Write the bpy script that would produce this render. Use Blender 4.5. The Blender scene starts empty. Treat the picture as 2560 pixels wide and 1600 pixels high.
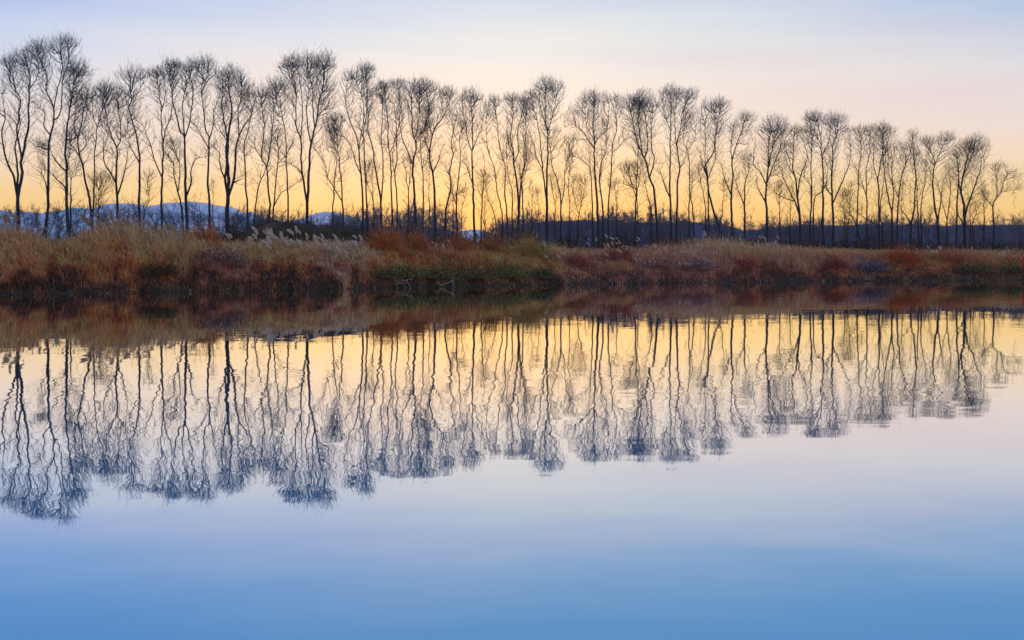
import bpy, math, random
import numpy as np
from mathutils import Vector

# ------------------------------------------------------------------ camera, sky, sun, exposure
SC = bpy.context.scene
COL = SC.collection
F = 2489.0          # focal length in photograph pixels (35 mm on 36 mm, 2560 px wide)
HZ = 660.0          # row of the horizon
CAMH = 1.5          # eye height over the water

cam_d = bpy.data.cameras.new('camera')
cam = bpy.data.objects.new('camera', cam_d)
COL.objects.link(cam)
cam.location = (0, 0, CAMH)
cam.rotation_euler = (math.pi / 2, 0, 0)
cam_d.lens = 35.0
cam_d.sensor_width = 36.0
cam_d.shift_y = -(800 - HZ) / 2560.0
cam_d.clip_start = 0.1
cam_d.clip_end = 6000
SC.camera = cam


def lin(c):
    return tuple(((v / 255.0) / 12.92 if v / 255.0 <= 0.04045 else ((v / 255.0 + 0.055) / 1.055) ** 2.4) for v in c)


world = bpy.data.worlds.new('World')
SC.world = world
world.use_nodes = True
W = world.node_tree
for n in list(W.nodes):
    W.nodes.remove(n)


def wn(t, **k):
    n = W.nodes.new(t)
    for a, b in k.items():
        setattr(n, a, b)
    return n


def wmath(op, a, b=None, c=None, clamp=False):
    n = wn('ShaderNodeMath', operation=op, use_clamp=clamp)
    for i, v in enumerate((a, b, c)):
        if v is None:
            continue
        if isinstance(v, (int, float)):
            n.inputs[i].default_value = v
        else:
            W.links.new(v, n.inputs[i])
    return n.outputs[0]


def wramp(fac, stops, top):
    r = wn('ShaderNodeValToRGB')
    el = r.color_ramp.elements
    r.color_ramp.interpolation = 'EASE' if False else 'LINEAR'
    while len(el) > 1:
        el.remove(el[-1])
    first = True
    for p, c in stops:
        e = el[0] if first else el.new(min(1.0, p / top))
        e.position = min(1.0, p / top)
        e.color = (*lin(c), 1)
        first = False
    W.links.new(wmath('DIVIDE', fac, top), r.inputs[0])
    return r.outputs[0]


tc = wn('ShaderNodeTexCoord')
sep = wn('ShaderNodeSeparateXYZ')
W.links.new(tc.outputs['Generated'], sep.inputs[0])
dx, dy, dz = sep.outputs
# thin high cloud: soft streaks, stretched along the horizon
mp = wn('ShaderNodeMapping')
mp.inputs['Scale'].default_value = (1.6, 1.6, 13.0)
mp.inputs['Rotation'].default_value = (0.0, 0.10, 0.0)
W.links.new(tc.outputs['Generated'], mp.inputs[0])
nz = wn('ShaderNodeTexNoise')
nz.inputs['Scale'].default_value = 1.7
nz.inputs['Detail'].default_value = 4.0
nz.inputs['Roughness'].default_value = 0.5
W.links.new(mp.outputs[0], nz.inputs['Vector'])
streak = wmath('SUBTRACT', nz.outputs['Fac'], 0.5)
# elevation, pushed towards the upper sky away from the sunset
horiz = wmath('SQRT', wmath('ADD', wmath('MULTIPLY', dx, dx), wmath('ADD', wmath('MULTIPLY', dy, dy), 1e-6)))
cosaz = wmath('DIVIDE', wmath('ADD', wmath('MULTIPLY', dx, -0.03), dy), horiz)
back = wmath('MULTIPLY', wmath('SUBTRACT', 1.0, cosaz), 0.5)
eup = wmath('MULTIPLY', wmath('MINIMUM', back, 0.25), wmath('MULTIPLY', wmath('MAXIMUM', dz, 0.0), 4.0))
elev = wmath('ADD', wmath('ADD', dz, wmath('MULTIPLY', eup, 0.9)), wmath('MULTIPLY', wmath('MULTIPLY', streak, 0.10), wmath('MINIMUM', wmath('MULTIPLY', dz, 5.0), 1.0)))
front_sky = wramp(elev, [
    (0.0, (255, 168, 104)), (0.020, (255, 182, 106)), (0.038, (255, 199, 111)), (0.056, (255, 210, 124)),
    (0.078, (255, 219, 151)), (0.102, (254, 226, 182)), (0.130, (252, 231, 204)), (0.160, (247, 236, 221)), (0.195, (235, 237, 233)),
    (0.228, (217, 230, 237)), (0.262, (199, 216, 237)), (0.30, (164, 202, 235)), (0.35, (128, 185, 230)), (0.42, (112, 174, 227)),
    (0.62, (120, 164, 221)), (1.0, (116, 154, 213))], 1.0)
back_sky = wramp(elev, [
    (0.0, (226, 200, 194)), (0.08, (250, 220, 200)), (0.22, (250, 228, 214)), (0.40, (238, 224, 220)),
    (0.65, (178, 188, 216)), (1.0, (116, 154, 213))], 1.0)
mixs = wn('ShaderNodeMix', data_type='RGBA')
bsm = wn('ShaderNodeMapRange', interpolation_type='SMOOTHSTEP')
bsm.inputs[1].default_value = 0.10
bsm.inputs[2].default_value = 0.75
W.links.new(back, bsm.inputs[0])
W.links.new(bsm.outputs[0], mixs.inputs[0])
W.links.new(front_sky, mixs.inputs[6])
W.links.new(back_sky, mixs.inputs[7])
# lavender to the left, faint rose to the right, as the cloud veil drifts
side = wn('ShaderNodeMix', data_type='RGBA', blend_type='MULTIPLY')
tint = wn('ShaderNodeValToRGB')
tint.color_ramp.elements[0].color = (0.86, 0.855, 1.03, 1)
tint.color_ramp.elements[0].position = 0.25
tint.color_ramp.elements[1].color = (1.0, 0.945, 0.945, 1)
tint.color_ramp.elements[1].position = 0.72
te = tint.color_ramp.elements.new(0.5)
te.color = (1, 1, 1, 1)
W.links.new(wmath('ADD', wmath('MULTIPLY', dx, 0.55), 0.5), tint.inputs[0])
W.links.new(wmath('MULTIPLY', wmath('MINIMUM', wmath('MULTIPLY', wmath('MAXIMUM', dz, 0.0), 4.5), 1.0), 1.0), side.inputs[0])
W.links.new(mixs.outputs[2], side.inputs[6])
W.links.new(tint.outputs[0], side.inputs[7])
# a faint rosy bank of cloud drifting high at the right
ca = wmath('MULTIPLY', wmath('SUBTRACT', dx, 0.335), 4.6)
cb = wmath('MULTIPLY', wmath('SUBTRACT', wmath('ADD', dz, wmath('MULTIPLY', dx, 0.10)), 0.205), 22.0)
cd = wmath('ADD', wmath('MULTIPLY', ca, ca), wmath('MULTIPLY', cb, cb))
cm = wmath('MULTIPLY', wmath('EXPONENT', wmath('MULTIPLY', cd, -1.0)), wmath('ADD', 0.26, wmath('MULTIPLY', streak, 1.8)), clamp=True)
rosy = wn('ShaderNodeMix', data_type='RGBA')
rosy.inputs[7].default_value = (*lin((240, 208, 210)), 1)
W.links.new(wmath('MULTIPLY', cm, wmath('GREATER_THAN', dy, 0.0)), rosy.inputs[0])
W.links.new(side.outputs[2], rosy.inputs[6])
# the physical dusk sky under the veil
sky = wn('ShaderNodeTexSky', sky_type='NISHITA')
sky.sun_disc = False
SUN_AZ = math.atan((1180 - 1280) / F)
SUN_EL = math.radians(1.6)
sky.sun_elevation = SUN_EL
sky.sun_rotation = SUN_AZ
sky.dust_density = 2.0
bg_a = wn('ShaderNodeBackground')
bg_a.inputs[1].default_value = 0.02
W.links.new(sky.outputs[0], bg_a.inputs[0])
bg_b = wn('ShaderNodeBackground')
bg_b.inputs[1].default_value = 1.0
W.links.new(rosy.outputs[2], bg_b.inputs[0])
add = wn('ShaderNodeAddShader')
out = wn('ShaderNodeOutputWorld')
W.links.new(bg_a.outputs[0], add.inputs[0])
W.links.new(bg_b.outputs[0], add.inputs[1])
W.links.new(add.outputs[0], out.inputs[0])

sun_d = bpy.data.lights.new('sun', 'SUN')
sun_d.energy = 0.3
sun_d.angle = math.radians(0.5)
sun_d.color = (1.0, 0.72, 0.45)
sun = bpy.data.objects.new('sun', sun_d)
COL.objects.link(sun)
sv = Vector((math.sin(SUN_AZ) * math.cos(SUN_EL), math.cos(SUN_AZ) * math.cos(SUN_EL), math.sin(SUN_EL)))
sun.rotation_euler = sv.to_track_quat('Z', 'Y').to_euler()
sun.location = (-20, 60, 60)

SC.view_settings.view_transform = 'Standard'
SC.view_settings.look = 'None'
SC.view_settings.exposure = 0.0
SC.view_settings.gamma = 1.0
SC.view_settings.use_curve_mapping = False
SC.cycles.max_bounces = 7
SC.cycles.diffuse_bounces = 4
SC.cycles.glossy_bounces = 3
SC.cycles.transparent_max_bounces = 4

rng = np.random.default_rng(11)
random.seed(11)


# ------------------------------------------------------------------ materials
def mat(name):
    m = bpy.data.materials.new(name)
    m.use_nodes = True
    nt = m.node_tree
    b = nt.nodes['Principled BSDF']
    return m, nt, b


def noise_mat(name, c0, c1, scale, rough=0.9, c2=None, bump=0.0, attr=None, detail=5.0, stretch=(1, 1, 1)):
    m, nt, b = mat(name)
    t = nt.nodes.new('ShaderNodeTexCoord')
    mpg = nt.nodes.new('ShaderNodeMapping')
    mpg.inputs['Scale'].default_value = stretch
    nt.links.new(t.outputs['Object'], mpg.inputs[0])
    n = nt.nodes.new('ShaderNodeTexNoise')
    n.inputs['Scale'].default_value = scale
    n.inputs['Detail'].default_value = detail
    nt.links.new(mpg.outputs[0], n.inputs['Vector'])
    r = nt.nodes.new('ShaderNodeValToRGB')
    r.color_ramp.elements[0].position = 0.35
    r.color_ramp.elements[0].color = (*c0, 1)
    r.color_ramp.elements[1].position = 0.65
    r.color_ramp.elements[1].color = (*c1, 1)
    if c2:
        e = r.color_ramp.elements.new(0.5)
        e.color = (*c2, 1)
    nt.links.new(n.outputs['Fac'], r.inputs[0])
    nt.links.new(r.outputs[0], b.inputs['Base Color'])
    b.inputs['Roughness'].default_value = rough
    b.inputs['Specular IOR Level'].default_value = 0.2
    if bump:
        bp = nt.nodes.new('ShaderNodeBump')
        bp.inputs['Strength'].default_value = 0.6
        bp.inputs['Distance'].default_value = bump
        nt.links.new(n.outputs['Fac'], bp.inputs['Height'])
        nt.links.new(bp.outputs[0], b.inputs['Normal'])
    return m


M = {}
M['bark'] = noise_mat('bark', (0.022, 0.030, 0.046), (0.052, 0.062, 0.078), 6.0, bump=0.03, stretch=(3, 3, 0.6))
M['twig'] = noise_mat('twig', (0.070, 0.105, 0.125), (0.130, 0.160, 0.170), 2.0)
M['twig_olive'] = noise_mat('twig_olive', (0.085, 0.078, 0.035), (0.15, 0.125, 0.055), 2.0)
M['twig_rust'] = noise_mat('twig_rust', (0.13, 0.072, 0.032), (0.22, 0.12, 0.048), 2.0)
M['ground'] = noise_mat('ground', (0.022, 0.017, 0.010), (0.07, 0.050, 0.028), 0.9, c2=(0.035, 0.035, 0.016), bump=0.15)
M['snow'] = noise_mat('snow', (0.40, 0.42, 0.52), (0.93, 0.94, 0.97), 0.16, c2=(0.66, 0.68, 0.78), bump=1.0, detail=9, stretch=(0.8, 0.8, 1.6))
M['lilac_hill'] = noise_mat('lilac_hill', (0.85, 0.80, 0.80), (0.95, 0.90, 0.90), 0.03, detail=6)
M['wood_slope'] = noise_mat('wood_slope', (0.10, 0.10, 0.145), (0.13, 0.13, 0.18), 0.35, bump=0.6, detail=8, stretch=(2.5, 2.5, 0.6))
M['far_twig'] = noise_mat('far_twig', (0.11, 0.10, 0.13), (0.22, 0.18, 0.18), 0.2)
M['stalk'] = noise_mat('stalk', (0.22, 0.15, 0.09), (0.34, 0.25, 0.15), 4.0)
M['plume'] = noise_mat('plume', (0.62, 0.50, 0.38), (0.86, 0.74, 0.58), 5.0)
M['driftwood'] = noise_mat('driftwood', (0.20, 0.17, 0.13), (0.42, 0.37, 0.30), 5.0, bump=0.01)
M['red_paint'] = noise_mat('red_paint', (0.45, 0.02, 0.02), (0.62, 0.04, 0.03), 3.0, rough=0.5)
M['steel'] = noise_mat('steel', (0.15, 0.15, 0.16), (0.25, 0.25, 0.26), 5.0, rough=0.5)


def attr_mat(name, trans=0.38):
    m, nt, b = mat(name)
    a = nt.nodes.new('ShaderNodeAttribute')
    a.attribute_name = 'tone'
    nt.links.new(a.outputs['Color'], b.inputs['Base Color'])
    b.inputs['Roughness'].default_value = 0.85
    b.inputs['Specular IOR Level'].default_value = 0.15
    tr = nt.nodes.new('ShaderNodeBsdfTranslucent')
    nt.links.new(a.outputs['Color'], tr.inputs[0])
    mx = nt.nodes.new('ShaderNodeMixShader')
    mx.inputs[0].default_value = trans
    nt.links.new(b.outputs[0], mx.inputs[1])
    nt.links.new(tr.outputs[0], mx.inputs[2])
    nt.links.new(mx.outputs[0], nt.nodes['Material Output'].inputs[0])
    return m


M['reed'] = attr_mat('reed_blades')

# water: clear reflection over a blue body, slight uneven ripples
m, nt, b = mat('river_water')
geo = nt.nodes.new('ShaderNodeNewGeometry')


def wave(scale, stretch, detail=2.0):
    mg = nt.nodes.new('ShaderNodeMapping')
    mg.inputs['Scale'].default_value = stretch
    nt.links.new(geo.outputs['Position'], mg.inputs[0])
    n_ = nt.nodes.new('ShaderNodeTexNoise')
    n_.inputs['Scale'].default_value = scale
    n_.inputs['Detail'].default_value = detail
    nt.links.new(mg.outputs[0], n_.inputs['Vector'])
    s_ = nt.nodes.new('ShaderNodeVectorMath')
    s_.operation = 'SUBTRACT'
    s_.inputs[1].default_value = (0.5, 0.5, 0.5)
    nt.links.new(n_.outputs['Color'], s_.inputs[0])
    return s_.outputs[0]


def vmul(a_, c_):
    s_ = nt.nodes.new('ShaderNodeVectorMath')
    s_.operation = 'MULTIPLY'
    nt.links.new(a_, s_.inputs[0])
    if isinstance(c_, tuple):
        s_.inputs[1].default_value = c_
    else:
        nt.links.new(c_, s_.inputs[1])
    return s_.outputs[0]


def vadd(a_, b_):
    s_ = nt.nodes.new('ShaderNodeVectorMath')
    s_.operation = 'ADD'
    nt.links.new(a_, s_.inputs[0])
    if isinstance(b_, tuple):
        s_.inputs[1].default_value = b_
    else:
        nt.links.new(b_, s_.inputs[1])
    return s_.outputs[0]


w1 = vmul(wave(1.0, (2.1, 2.3, 1.0)), (0.025, 0.012, 0.0))
w2 = vmul(wave(1.0, (0.25, 0.45, 1.0)), (0.012, 0.006, 0.0))
w3 = vmul(wave(1.0, (1.1, 6.0, 1.0)), (0.016, 0.014, 0.0))
# the ripples come and go in broad patches
mg = nt.nodes.new('ShaderNodeMapping')
mg.inputs['Scale'].default_value = (0.05, 0.12, 1)
nt.links.new(geo.outputs['Position'], mg.inputs[0])
pn = nt.nodes.new('ShaderNodeTexNoise')
pn.inputs['Scale'].default_value = 1.0
pn.inputs['Detail'].default_value = 3.0
nt.links.new(mg.outputs[0], pn.inputs['Vector'])
pr = nt.nodes.new('ShaderNodeMapRange')
pr.inputs[1].default_value = 0.35
pr.inputs[2].default_value = 0.7
pr.inputs[3].default_value = 0.15
pr.inputs[4].default_value = 1.3
nt.links.new(pn.outputs['Fac'], pr.inputs[0])
w3 = vmul(w3, pr.outputs[0])
w1 = vmul(w1, pr.outputs[0])
nn = nt.nodes.new('ShaderNodeVectorMath')
nn.operation = 'NORMALIZE'
nt.links.new(vadd(vadd(vadd(w1, w2), w3), (0.0, 0.0, 1.0)), nn.inputs[0])
gl = nt.nodes.new('ShaderNodeBsdfGlossy')
gl.inputs['Roughness'].default_value = 0.0
gl.inputs['Color'].default_value = (0.985, 0.985, 0.95, 1)
nt.links.new(nn.outputs[0], gl.inputs['Normal'])
df = nt.nodes.new('ShaderNodeBsdfDiffuse')
df.inputs['Color'].default_value = (0.015, 0.37, 0.62, 1)
lw = nt.nodes.new('ShaderNodeLayerWeight')
lw.inputs['Blend'].default_value = 0.5
fr = nt.nodes.new('ShaderNodeValToRGB')
el = fr.color_ramp.elements
el[0].position, el[0].color = 0.0, (0.10, 0.10, 0.10, 1)
el[1].position, el[1].color = 1.0, (1, 1, 1, 1)
for pos_, v_ in ((0.50, 0.28), (0.66, 0.43), (0.76, 0.62), (0.84, 0.84), (0.90, 0.97), (0.94, 0.995)):
    e_ = el.new(pos_)
    e_.color = (v_, v_, v_, 1)
nt.links.new(lw.outputs['Facing'], fr.inputs[0])
mx = nt.nodes.new('ShaderNodeMixShader')
nt.links.new(fr.outputs[0], mx.inputs[0])
nt.links.new(df.outputs[0], mx.inputs[1])
nt.links.new(gl.outputs[0], mx.inputs[2])
nt.links.new(mx.outputs[0], nt.nodes['Material Output'].inputs[0])
nt.nodes.remove(b)
M['water'] = m


# ------------------------------------------------------------------ helpers
def tag(o, label=None, cat=None, group=None, kind=None):
    if label:
        o['label'] = label
    if cat:
        o['category'] = cat
    if group:
        o['group'] = group
    if kind:
        o['kind'] = kind
    return o


def mesh_np(name, V, FACES, material, smooth=False, tone=None):
    """V (n,3); FACES list of (m,k) int arrays, k = 3 or 4"""
    me = bpy.data.meshes.new(name)
    V = np.ascontiguousarray(V, dtype=np.float32)
    me.vertices.add(len(V))
    me.vertices.foreach_set('co', V.ravel())
    loops = np.concatenate([f.ravel() for f in FACES]).astype(np.int32)
    cnt = np.concatenate([np.full(len(f), f.shape[1], np.int32) for f in FACES])
    me.loops.add(len(loops))
    me.loops.foreach_set('vertex_index', loops)
    me.polygons.add(len(cnt))
    st = np.zeros(len(cnt), np.int32)
    st[1:] = np.cumsum(cnt)[:-1]
    me.polygons.foreach_set('loop_start', st)
    if smooth:
        me.polygons.foreach_set('use_smooth', np.ones(len(cnt), bool))
    me.update(calc_edges=True)
    if tone is not None:
        a = me.color_attributes.new('tone', 'FLOAT_COLOR', 'POINT')
        c = np.ones((len(V), 4), np.float32)
        c[:, :3] = tone
        a.data.foreach_set('color', c.ravel())
    me.materials.append(material)
    return me


def add_obj(name, me, parent=None, loc=(0, 0, 0)):
    o = bpy.data.objects.new(name, me)
    COL.objects.link(o)
    if parent is not None:
        o.parent = parent
    o.location = loc
    return o


def empty(name, loc):
    o = bpy.data.objects.new(name, None)
    o.empty_display_size = 0.5
    COL.objects.link(o)
    o.location = loc
    return o


def segs_mesh(P0, P1, R0, R1, sides=3):
    """open tapered prisms; returns V, quads"""
    n = len(P0)
    d = P1 - P0
    L = np.linalg.norm(d, axis=1, keepdims=True) + 1e-9
    d = d / L
    ref = np.where(np.abs(d[:, 2:3]) > 0.9, np.array([[1.0, 0, 0]]), np.array([[0, 0, 1.0]]))
    u = np.cross(d, ref)
    u /= np.linalg.norm(u, axis=1, keepdims=True) + 1e-9
    v = np.cross(d, u)
    ang = np.arange(sides) * 2 * math.pi / sides
    ca, sa = np.cos(ang), np.sin(ang)
    ring = u[:, None, :] * ca[None, :, None] + v[:, None, :] * sa[None, :, None]
    A = P0[:, None, :] + ring * R0[:, None, None]
    B = P1[:, None, :] + ring * R1[:, None, None]
    V = np.concatenate([A, B], axis=1).reshape(-1, 3)
    base = (np.arange(n) * 2 * sides)[:, None]
    i = np.arange(sides)
    j = (i + 1) % sides
    q = np.stack([base + i, base + j, base + sides + j, base + sides + i], axis=2).reshape(-1, 4)
    return V, q


def spikes_mesh(P0, P1, R):
    """thin three-sided cones; returns V, tris"""
    n = len(P0)
    d = P1 - P0
    d = d / (np.linalg.norm(d, axis=1, keepdims=True) + 1e-9)
    ref = np.where(np.abs(d[:, 2:3]) > 0.9, np.array([[1.0, 0, 0]]), np.array([[0, 0, 1.0]]))
    u = np.cross(d, ref)
    u /= np.linalg.norm(u, axis=1, keepdims=True) + 1e-9
    v = np.cross(d, u)
    V = np.zeros((n, 4, 3))
    for k in range(3):
        a = k * 2 * math.pi / 3
        V[:, k] = P0 + (u * math.cos(a) + v * math.sin(a)) * R[:, None]
    V[:, 3] = P1
    b = (np.arange(n) * 4)[:, None]
    t = np.concatenate([b + np.array([[0, 1, 3]]), b + np.array([[1, 2, 3]]), b + np.array([[2, 0, 3]])])
    return V.reshape(-1, 3), t


def tube(P, R, sides=7):
    """one continuous tube through points P with radii R, closed at its tip"""
    P = np.asarray(P, float)
    R = np.asarray(R, float)
    n = len(P)
    T = np.gradient(P, axis=0)
    T /= np.linalg.norm(T, axis=1, keepdims=True) + 1e-9
    u = np.cross(T, np.array([0.0, 1.0, 0.05]))
    u /= np.linalg.norm(u, axis=1, keepdims=True) + 1e-9
    v = np.cross(T, u)
    ang = np.arange(sides) * 2 * math.pi / sides
    ring = u[:, None, :] * np.cos(ang)[None, :, None] + v[:, None, :] * np.sin(ang)[None, :, None]
    V = (P[:, None, :] + ring * R[:, None, None]).reshape(-1, 3)
    i = np.arange(sides)
    j = (i + 1) % sides
    q = []
    for k in range(n - 1):
        q.append(np.stack([k * sides + i, k * sides + j, (k + 1) * sides + j, (k + 1) * sides + i], axis=1))
    q = np.concatenate(q)
    V = np.vstack([V, P[-1:] + T[-1:] * R[-1], P[:1]])
    tip = np.stack([(n - 1) * sides + i, (n - 1) * sides + j, np.full(sides, n * sides)], axis=1)
    bot = np.stack([j, i, np.full(sides, n * sides + 1)], axis=1)
    return V, [q, tip, bot]


def smooth_poly(P, step=4):
    """Catmull-Rom through the points"""
    P = np.asarray(P, float)
    if len(P) < 3:
        t = np.linspace(0, 1, step + 1)[:, None]
        return P[0] * (1 - t) + P[-1] * t
    Q = np.vstack([2 * P[0] - P[1], P, 2 * P[-1] - P[-2]])
    o = []
    for i in range(1, len(Q) - 2):
        p0, p1, p2, p3 = Q[i - 1], Q[i], Q[i + 1], Q[i + 2]
        for t in np.arange(step) / step:
            o.append(0.5 * ((2 * p1) + (-p0 + p2) * t + (2 * p0 - 5 * p1 + 4 * p2 - p3) * t * t + (-p0 + 3 * p1 - 3 * p2 + p3) * t ** 3))
    o.append(P[-1])
    return np.array(o)


def hash_noise(x, y, seed=0):
    """cheap smooth value noise, vectorised"""
    x = np.asarray(x, float)
    y = np.asarray(y, float)
    xi = np.floor(x).astype(np.int64)
    yi = np.floor(y).astype(np.int64)
    xf = x - xi
    yf = y - yi

    def h(a, b_):
        v = (a * 374761393 + b_ * 668265263 + seed * 974634777) & 0xffffffff
        v = ((v ^ (v >> 13)) * 1274126177) & 0xffffffff
        return ((v ^ (v >> 16)) & 0xffff) / 65535.0
    sx = xf * xf * (3 - 2 * xf)
    sy = yf * yf * (3 - 2 * yf)
    return (h(xi, yi) * (1 - sx) + h(xi + 1, yi) * sx) * (1 - sy) + (h(xi, yi + 1) * (1 - sx) + h(xi + 1, yi + 1) * sx) * sy


# ------------------------------------------------------------------ setting: water, ground, hills
SHX = np.array([-600, -200, -80, -40, -24.7, -15.0, -7.0, 0.55, 9.5, 20.4, 32.0, 46.0, 80, 200, 700.0])
SHY = np.array([-420, -90, 12, 38.5, 48.0, 55.0, 62.0, 69.0, 76.0, 82.0, 86.5, 90.0, 100, 140, 300.0])


def shore(X):
    X = np.asarray(X, float)
    y = (np.interp(X - 3, SHX, SHY) + np.interp(X, SHX, SHY) * 2 + np.interp(X + 3, SHX, SHY)) / 4
    return y + (hash_noise(X * 0.35, X * 0 + 3.3, 5) - 0.5) * 1.6 + (hash_noise(X * 1.1, X * 0 + 1.3, 6) - 0.5) * 0.6


PRS = np.array([-40, -6, -0.5, 0.0, 0.6, 3.0, 7.0, 12.0, 20.0, 60.0, 200, 3000])
PRZ = np.array([-3.0, -1.2, -0.25, 0.0, 0.32, 1.1, 2.0, 2.45, 2.9, 3.1, 3.3, 4.0])


def ground(X, Y):
    X = np.asarray(X, float)
    Y = np.asarray(Y, float)
    s = (Y - shore(X)) * 0.87
    z = np.interp(s, PRS, PRZ)
    k = np.clip(s / 6, 0, 1)
    return z + k * ((hash_noise(X * 0.12, Y * 0.12, 1) - 0.5) * 0.7 + (hash_noise(X * 0.5, Y * 0.5, 2) - 0.5) * 0.25)


gx = np.concatenate([np.linspace(-600, -90, 18)[:-1], np.linspace(-90, 120, 260), np.linspace(120, 700, 20)[1:]])
gs = np.concatenate([[-40, -15, -6, -2.5, -1, -0.4, -0.1], np.linspace(0.1, 30, 45), np.geomspace(33, 950, 24)])
GX, GS = np.meshgrid(gx, gs)
GY = shore(GX) + GS / 0.87
GXX = GX
GZ = ground(GX, GY)
V = np.stack([GXX, GY, GZ], axis=2).reshape(-1, 3)
nx_, ny_ = len(gx), len(gs)
ii = (np.arange(ny_ - 1)[:, None] * nx_ + np.arange(nx_ - 1)[None, :]).ravel()
q = np.stack([ii, ii + 1, ii + 1 + nx_, ii + nx_], axis=1)
o = add_obj('ground', mesh_np('ground', V, [q], M['ground'], smooth=True))
tag(o, 'dark earth bank rising from the far waterline to the row of trees', kind='structure')

V = np.array([[-1500, -900, 0], [1500, -900, 0], [1500, 1200, 0], [-1500, 1200, 0]], float)
# the sheet of water stops under the bank
wxs = gx
V = np.concatenate([np.stack([wxs, np.full_like(wxs, -700), wxs * 0], 1), np.stack([wxs, shore(wxs) + 6.0 / 0.87 * 0 + 1.5, wxs * 0], 1)])
n_ = len(wxs)
i_ = np.arange(n_ - 1)
o = add_obj('water', mesh_np('water', V, [np.stack([i_, i_ + 1, i_ + 1 + n_, i_ + n_], 1)], M['water']))
tag(o, 'calm blue river mirroring the sunset sky and the trees', kind='structure')
V = np.array([[-600, -700, -3.2], [700, -700, -3.2], [700, -3.0, -3.2], [-600, -3.0, -3.2]])


def sheet(name, fx, X0, X1, nx2, Ys, zf, material, label):
    xs = np.linspace(X0, X1, nx2)
    A, B = np.meshgrid(xs, Ys)
    Z = zf(A, B)
    V_ = np.stack([A, B, Z], axis=2).reshape(-1, 3)
    ii_ = (np.arange(len(Ys) - 1)[:, None] * nx2 + np.arange(nx2 - 1)[None, :]).ravel()
    q_ = np.stack([ii_, ii_ + 1, ii_ + 1 + nx2, ii_ + nx2], axis=1)
    ob = add_obj(name, mesh_np(name, V_, [q_], material, smooth=True))
    tag(ob, label, kind='structure')
    return ob


# near bank, behind the viewer
sheet('near_bank', None, -120, 120, 60, np.array([-60, -20, -8, -4, -2.5, -1.5, -0.6, 0.3]),
      lambda a, b_: np.interp(b_, [-60, -8, -2.5, -0.6, 0.3], [0.5, 0.35, 0.15, -0.1, -0.6]) + (hash_noise(a * 0.6, b_ * 0.6, 8) - 0.5) * 0.1,
      M['ground'], 'low grassy near bank where the viewer stands')


def ridge(name, profile, D, depth, material, label, rough=1.0, seed=3, n=220):
    """a hill whose skyline follows (px, py) points seen over distance D, rounded front and back"""
    px = np.array([p[0] for p in profile], float)
    py = np.array([p[1] for p in profile], float)
    xs = np.linspace(px[0], px[-1], n)
    tops = CAMH + (HZ - np.interp(xs, px, py)) * D / F
    k = max(3, n // 50)
    ker = np.ones(k) / k
    tops = np.convolve(np.pad(tops, k // 2, mode='edge'), ker, mode='same')[k // 2:k // 2 + n]
    X = (xs - 1280) * D / F
    sl = np.linspace(-1, 1.6, 22)
    A, S = np.meshgrid(X, sl)
    H = np.tile(tops, (len(sl), 1))
    sh = np.clip(1 - np.abs(S) ** 2.0, 0, 1) ** 0.6
    sh = np.where(S > 0, np.clip(1 - (S / 1.6) ** 2, 0, 1), sh)
    Zg = 2.5
    Z = Zg - 1.0 + (H - Zg + 1.0) * sh
    Z += (hash_noise(A * 0.10, S * 4, seed) - 0.5) * rough * 1.6 * sh + (hash_noise(A * 0.4, S * 14, seed + 1) - 0.5) * rough * 0.8 * sh
    V_ = np.stack([A, D + S * depth, Z], axis=2).reshape(-1, 3)
    ii_ = (np.arange(len(sl) - 1)[:, None] * n + np.arange(n - 1)[None, :]).ravel()
    q_ = np.stack([ii_, ii_ + 1, ii_ + 1 + n, ii_ + n], axis=1)
    ob = add_obj(name, mesh_np(name, V_, [q_], material, smooth=True))
    tag(ob, label, kind='structure')
    return ob


ridge('snowy_hill', [(-500, 560), (-300, 530), (-60, 540), (60, 538), (150, 537), (250, 531), (330, 534), (370, 545), (430, 534), (480, 530), (540, 530), (590, 536), (630, 550), (660, 576), (700, 620)], 290, 70, M['snow'],
      'bluish white snowy slope behind the trees at the left', rough=2.0, seed=21)
ridge('lilac_hill', [(200, 560), (262, 526), (290, 512), (345, 514), (375, 524), (395, 514), (450, 507), (520, 508), (570, 518), (620, 548), (700, 560), (780, 544), (815, 533), (850, 533), (885, 544), (920, 560), (1000, 600), (1120, 595), (1150, 578), (1178, 572), (1215, 578), (1260, 600)], 900, 120, M['lilac_hill'],
      'pale lilac hills rising far behind the woods', rough=2.0, seed=31)
ridge('wooded_slope', [(560, 640), (585, 565), (640, 556), (760, 560), (880, 566), (1000, 566), (1100, 566), (1140, 572), (1165, 605), (1190, 615), (1215, 600), (1240, 580), (1320, 566), (1500, 560), (1700, 562), (1790, 566), (1850, 580), (1900, 572), (2100, 568), (2300, 572), (2560, 574), (2900, 578), (3400, 580)], 300, 40, M['wood_slope'],
      'dark navy wooded slope behind the trees', rough=1.6, seed=41, n=400)

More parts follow.
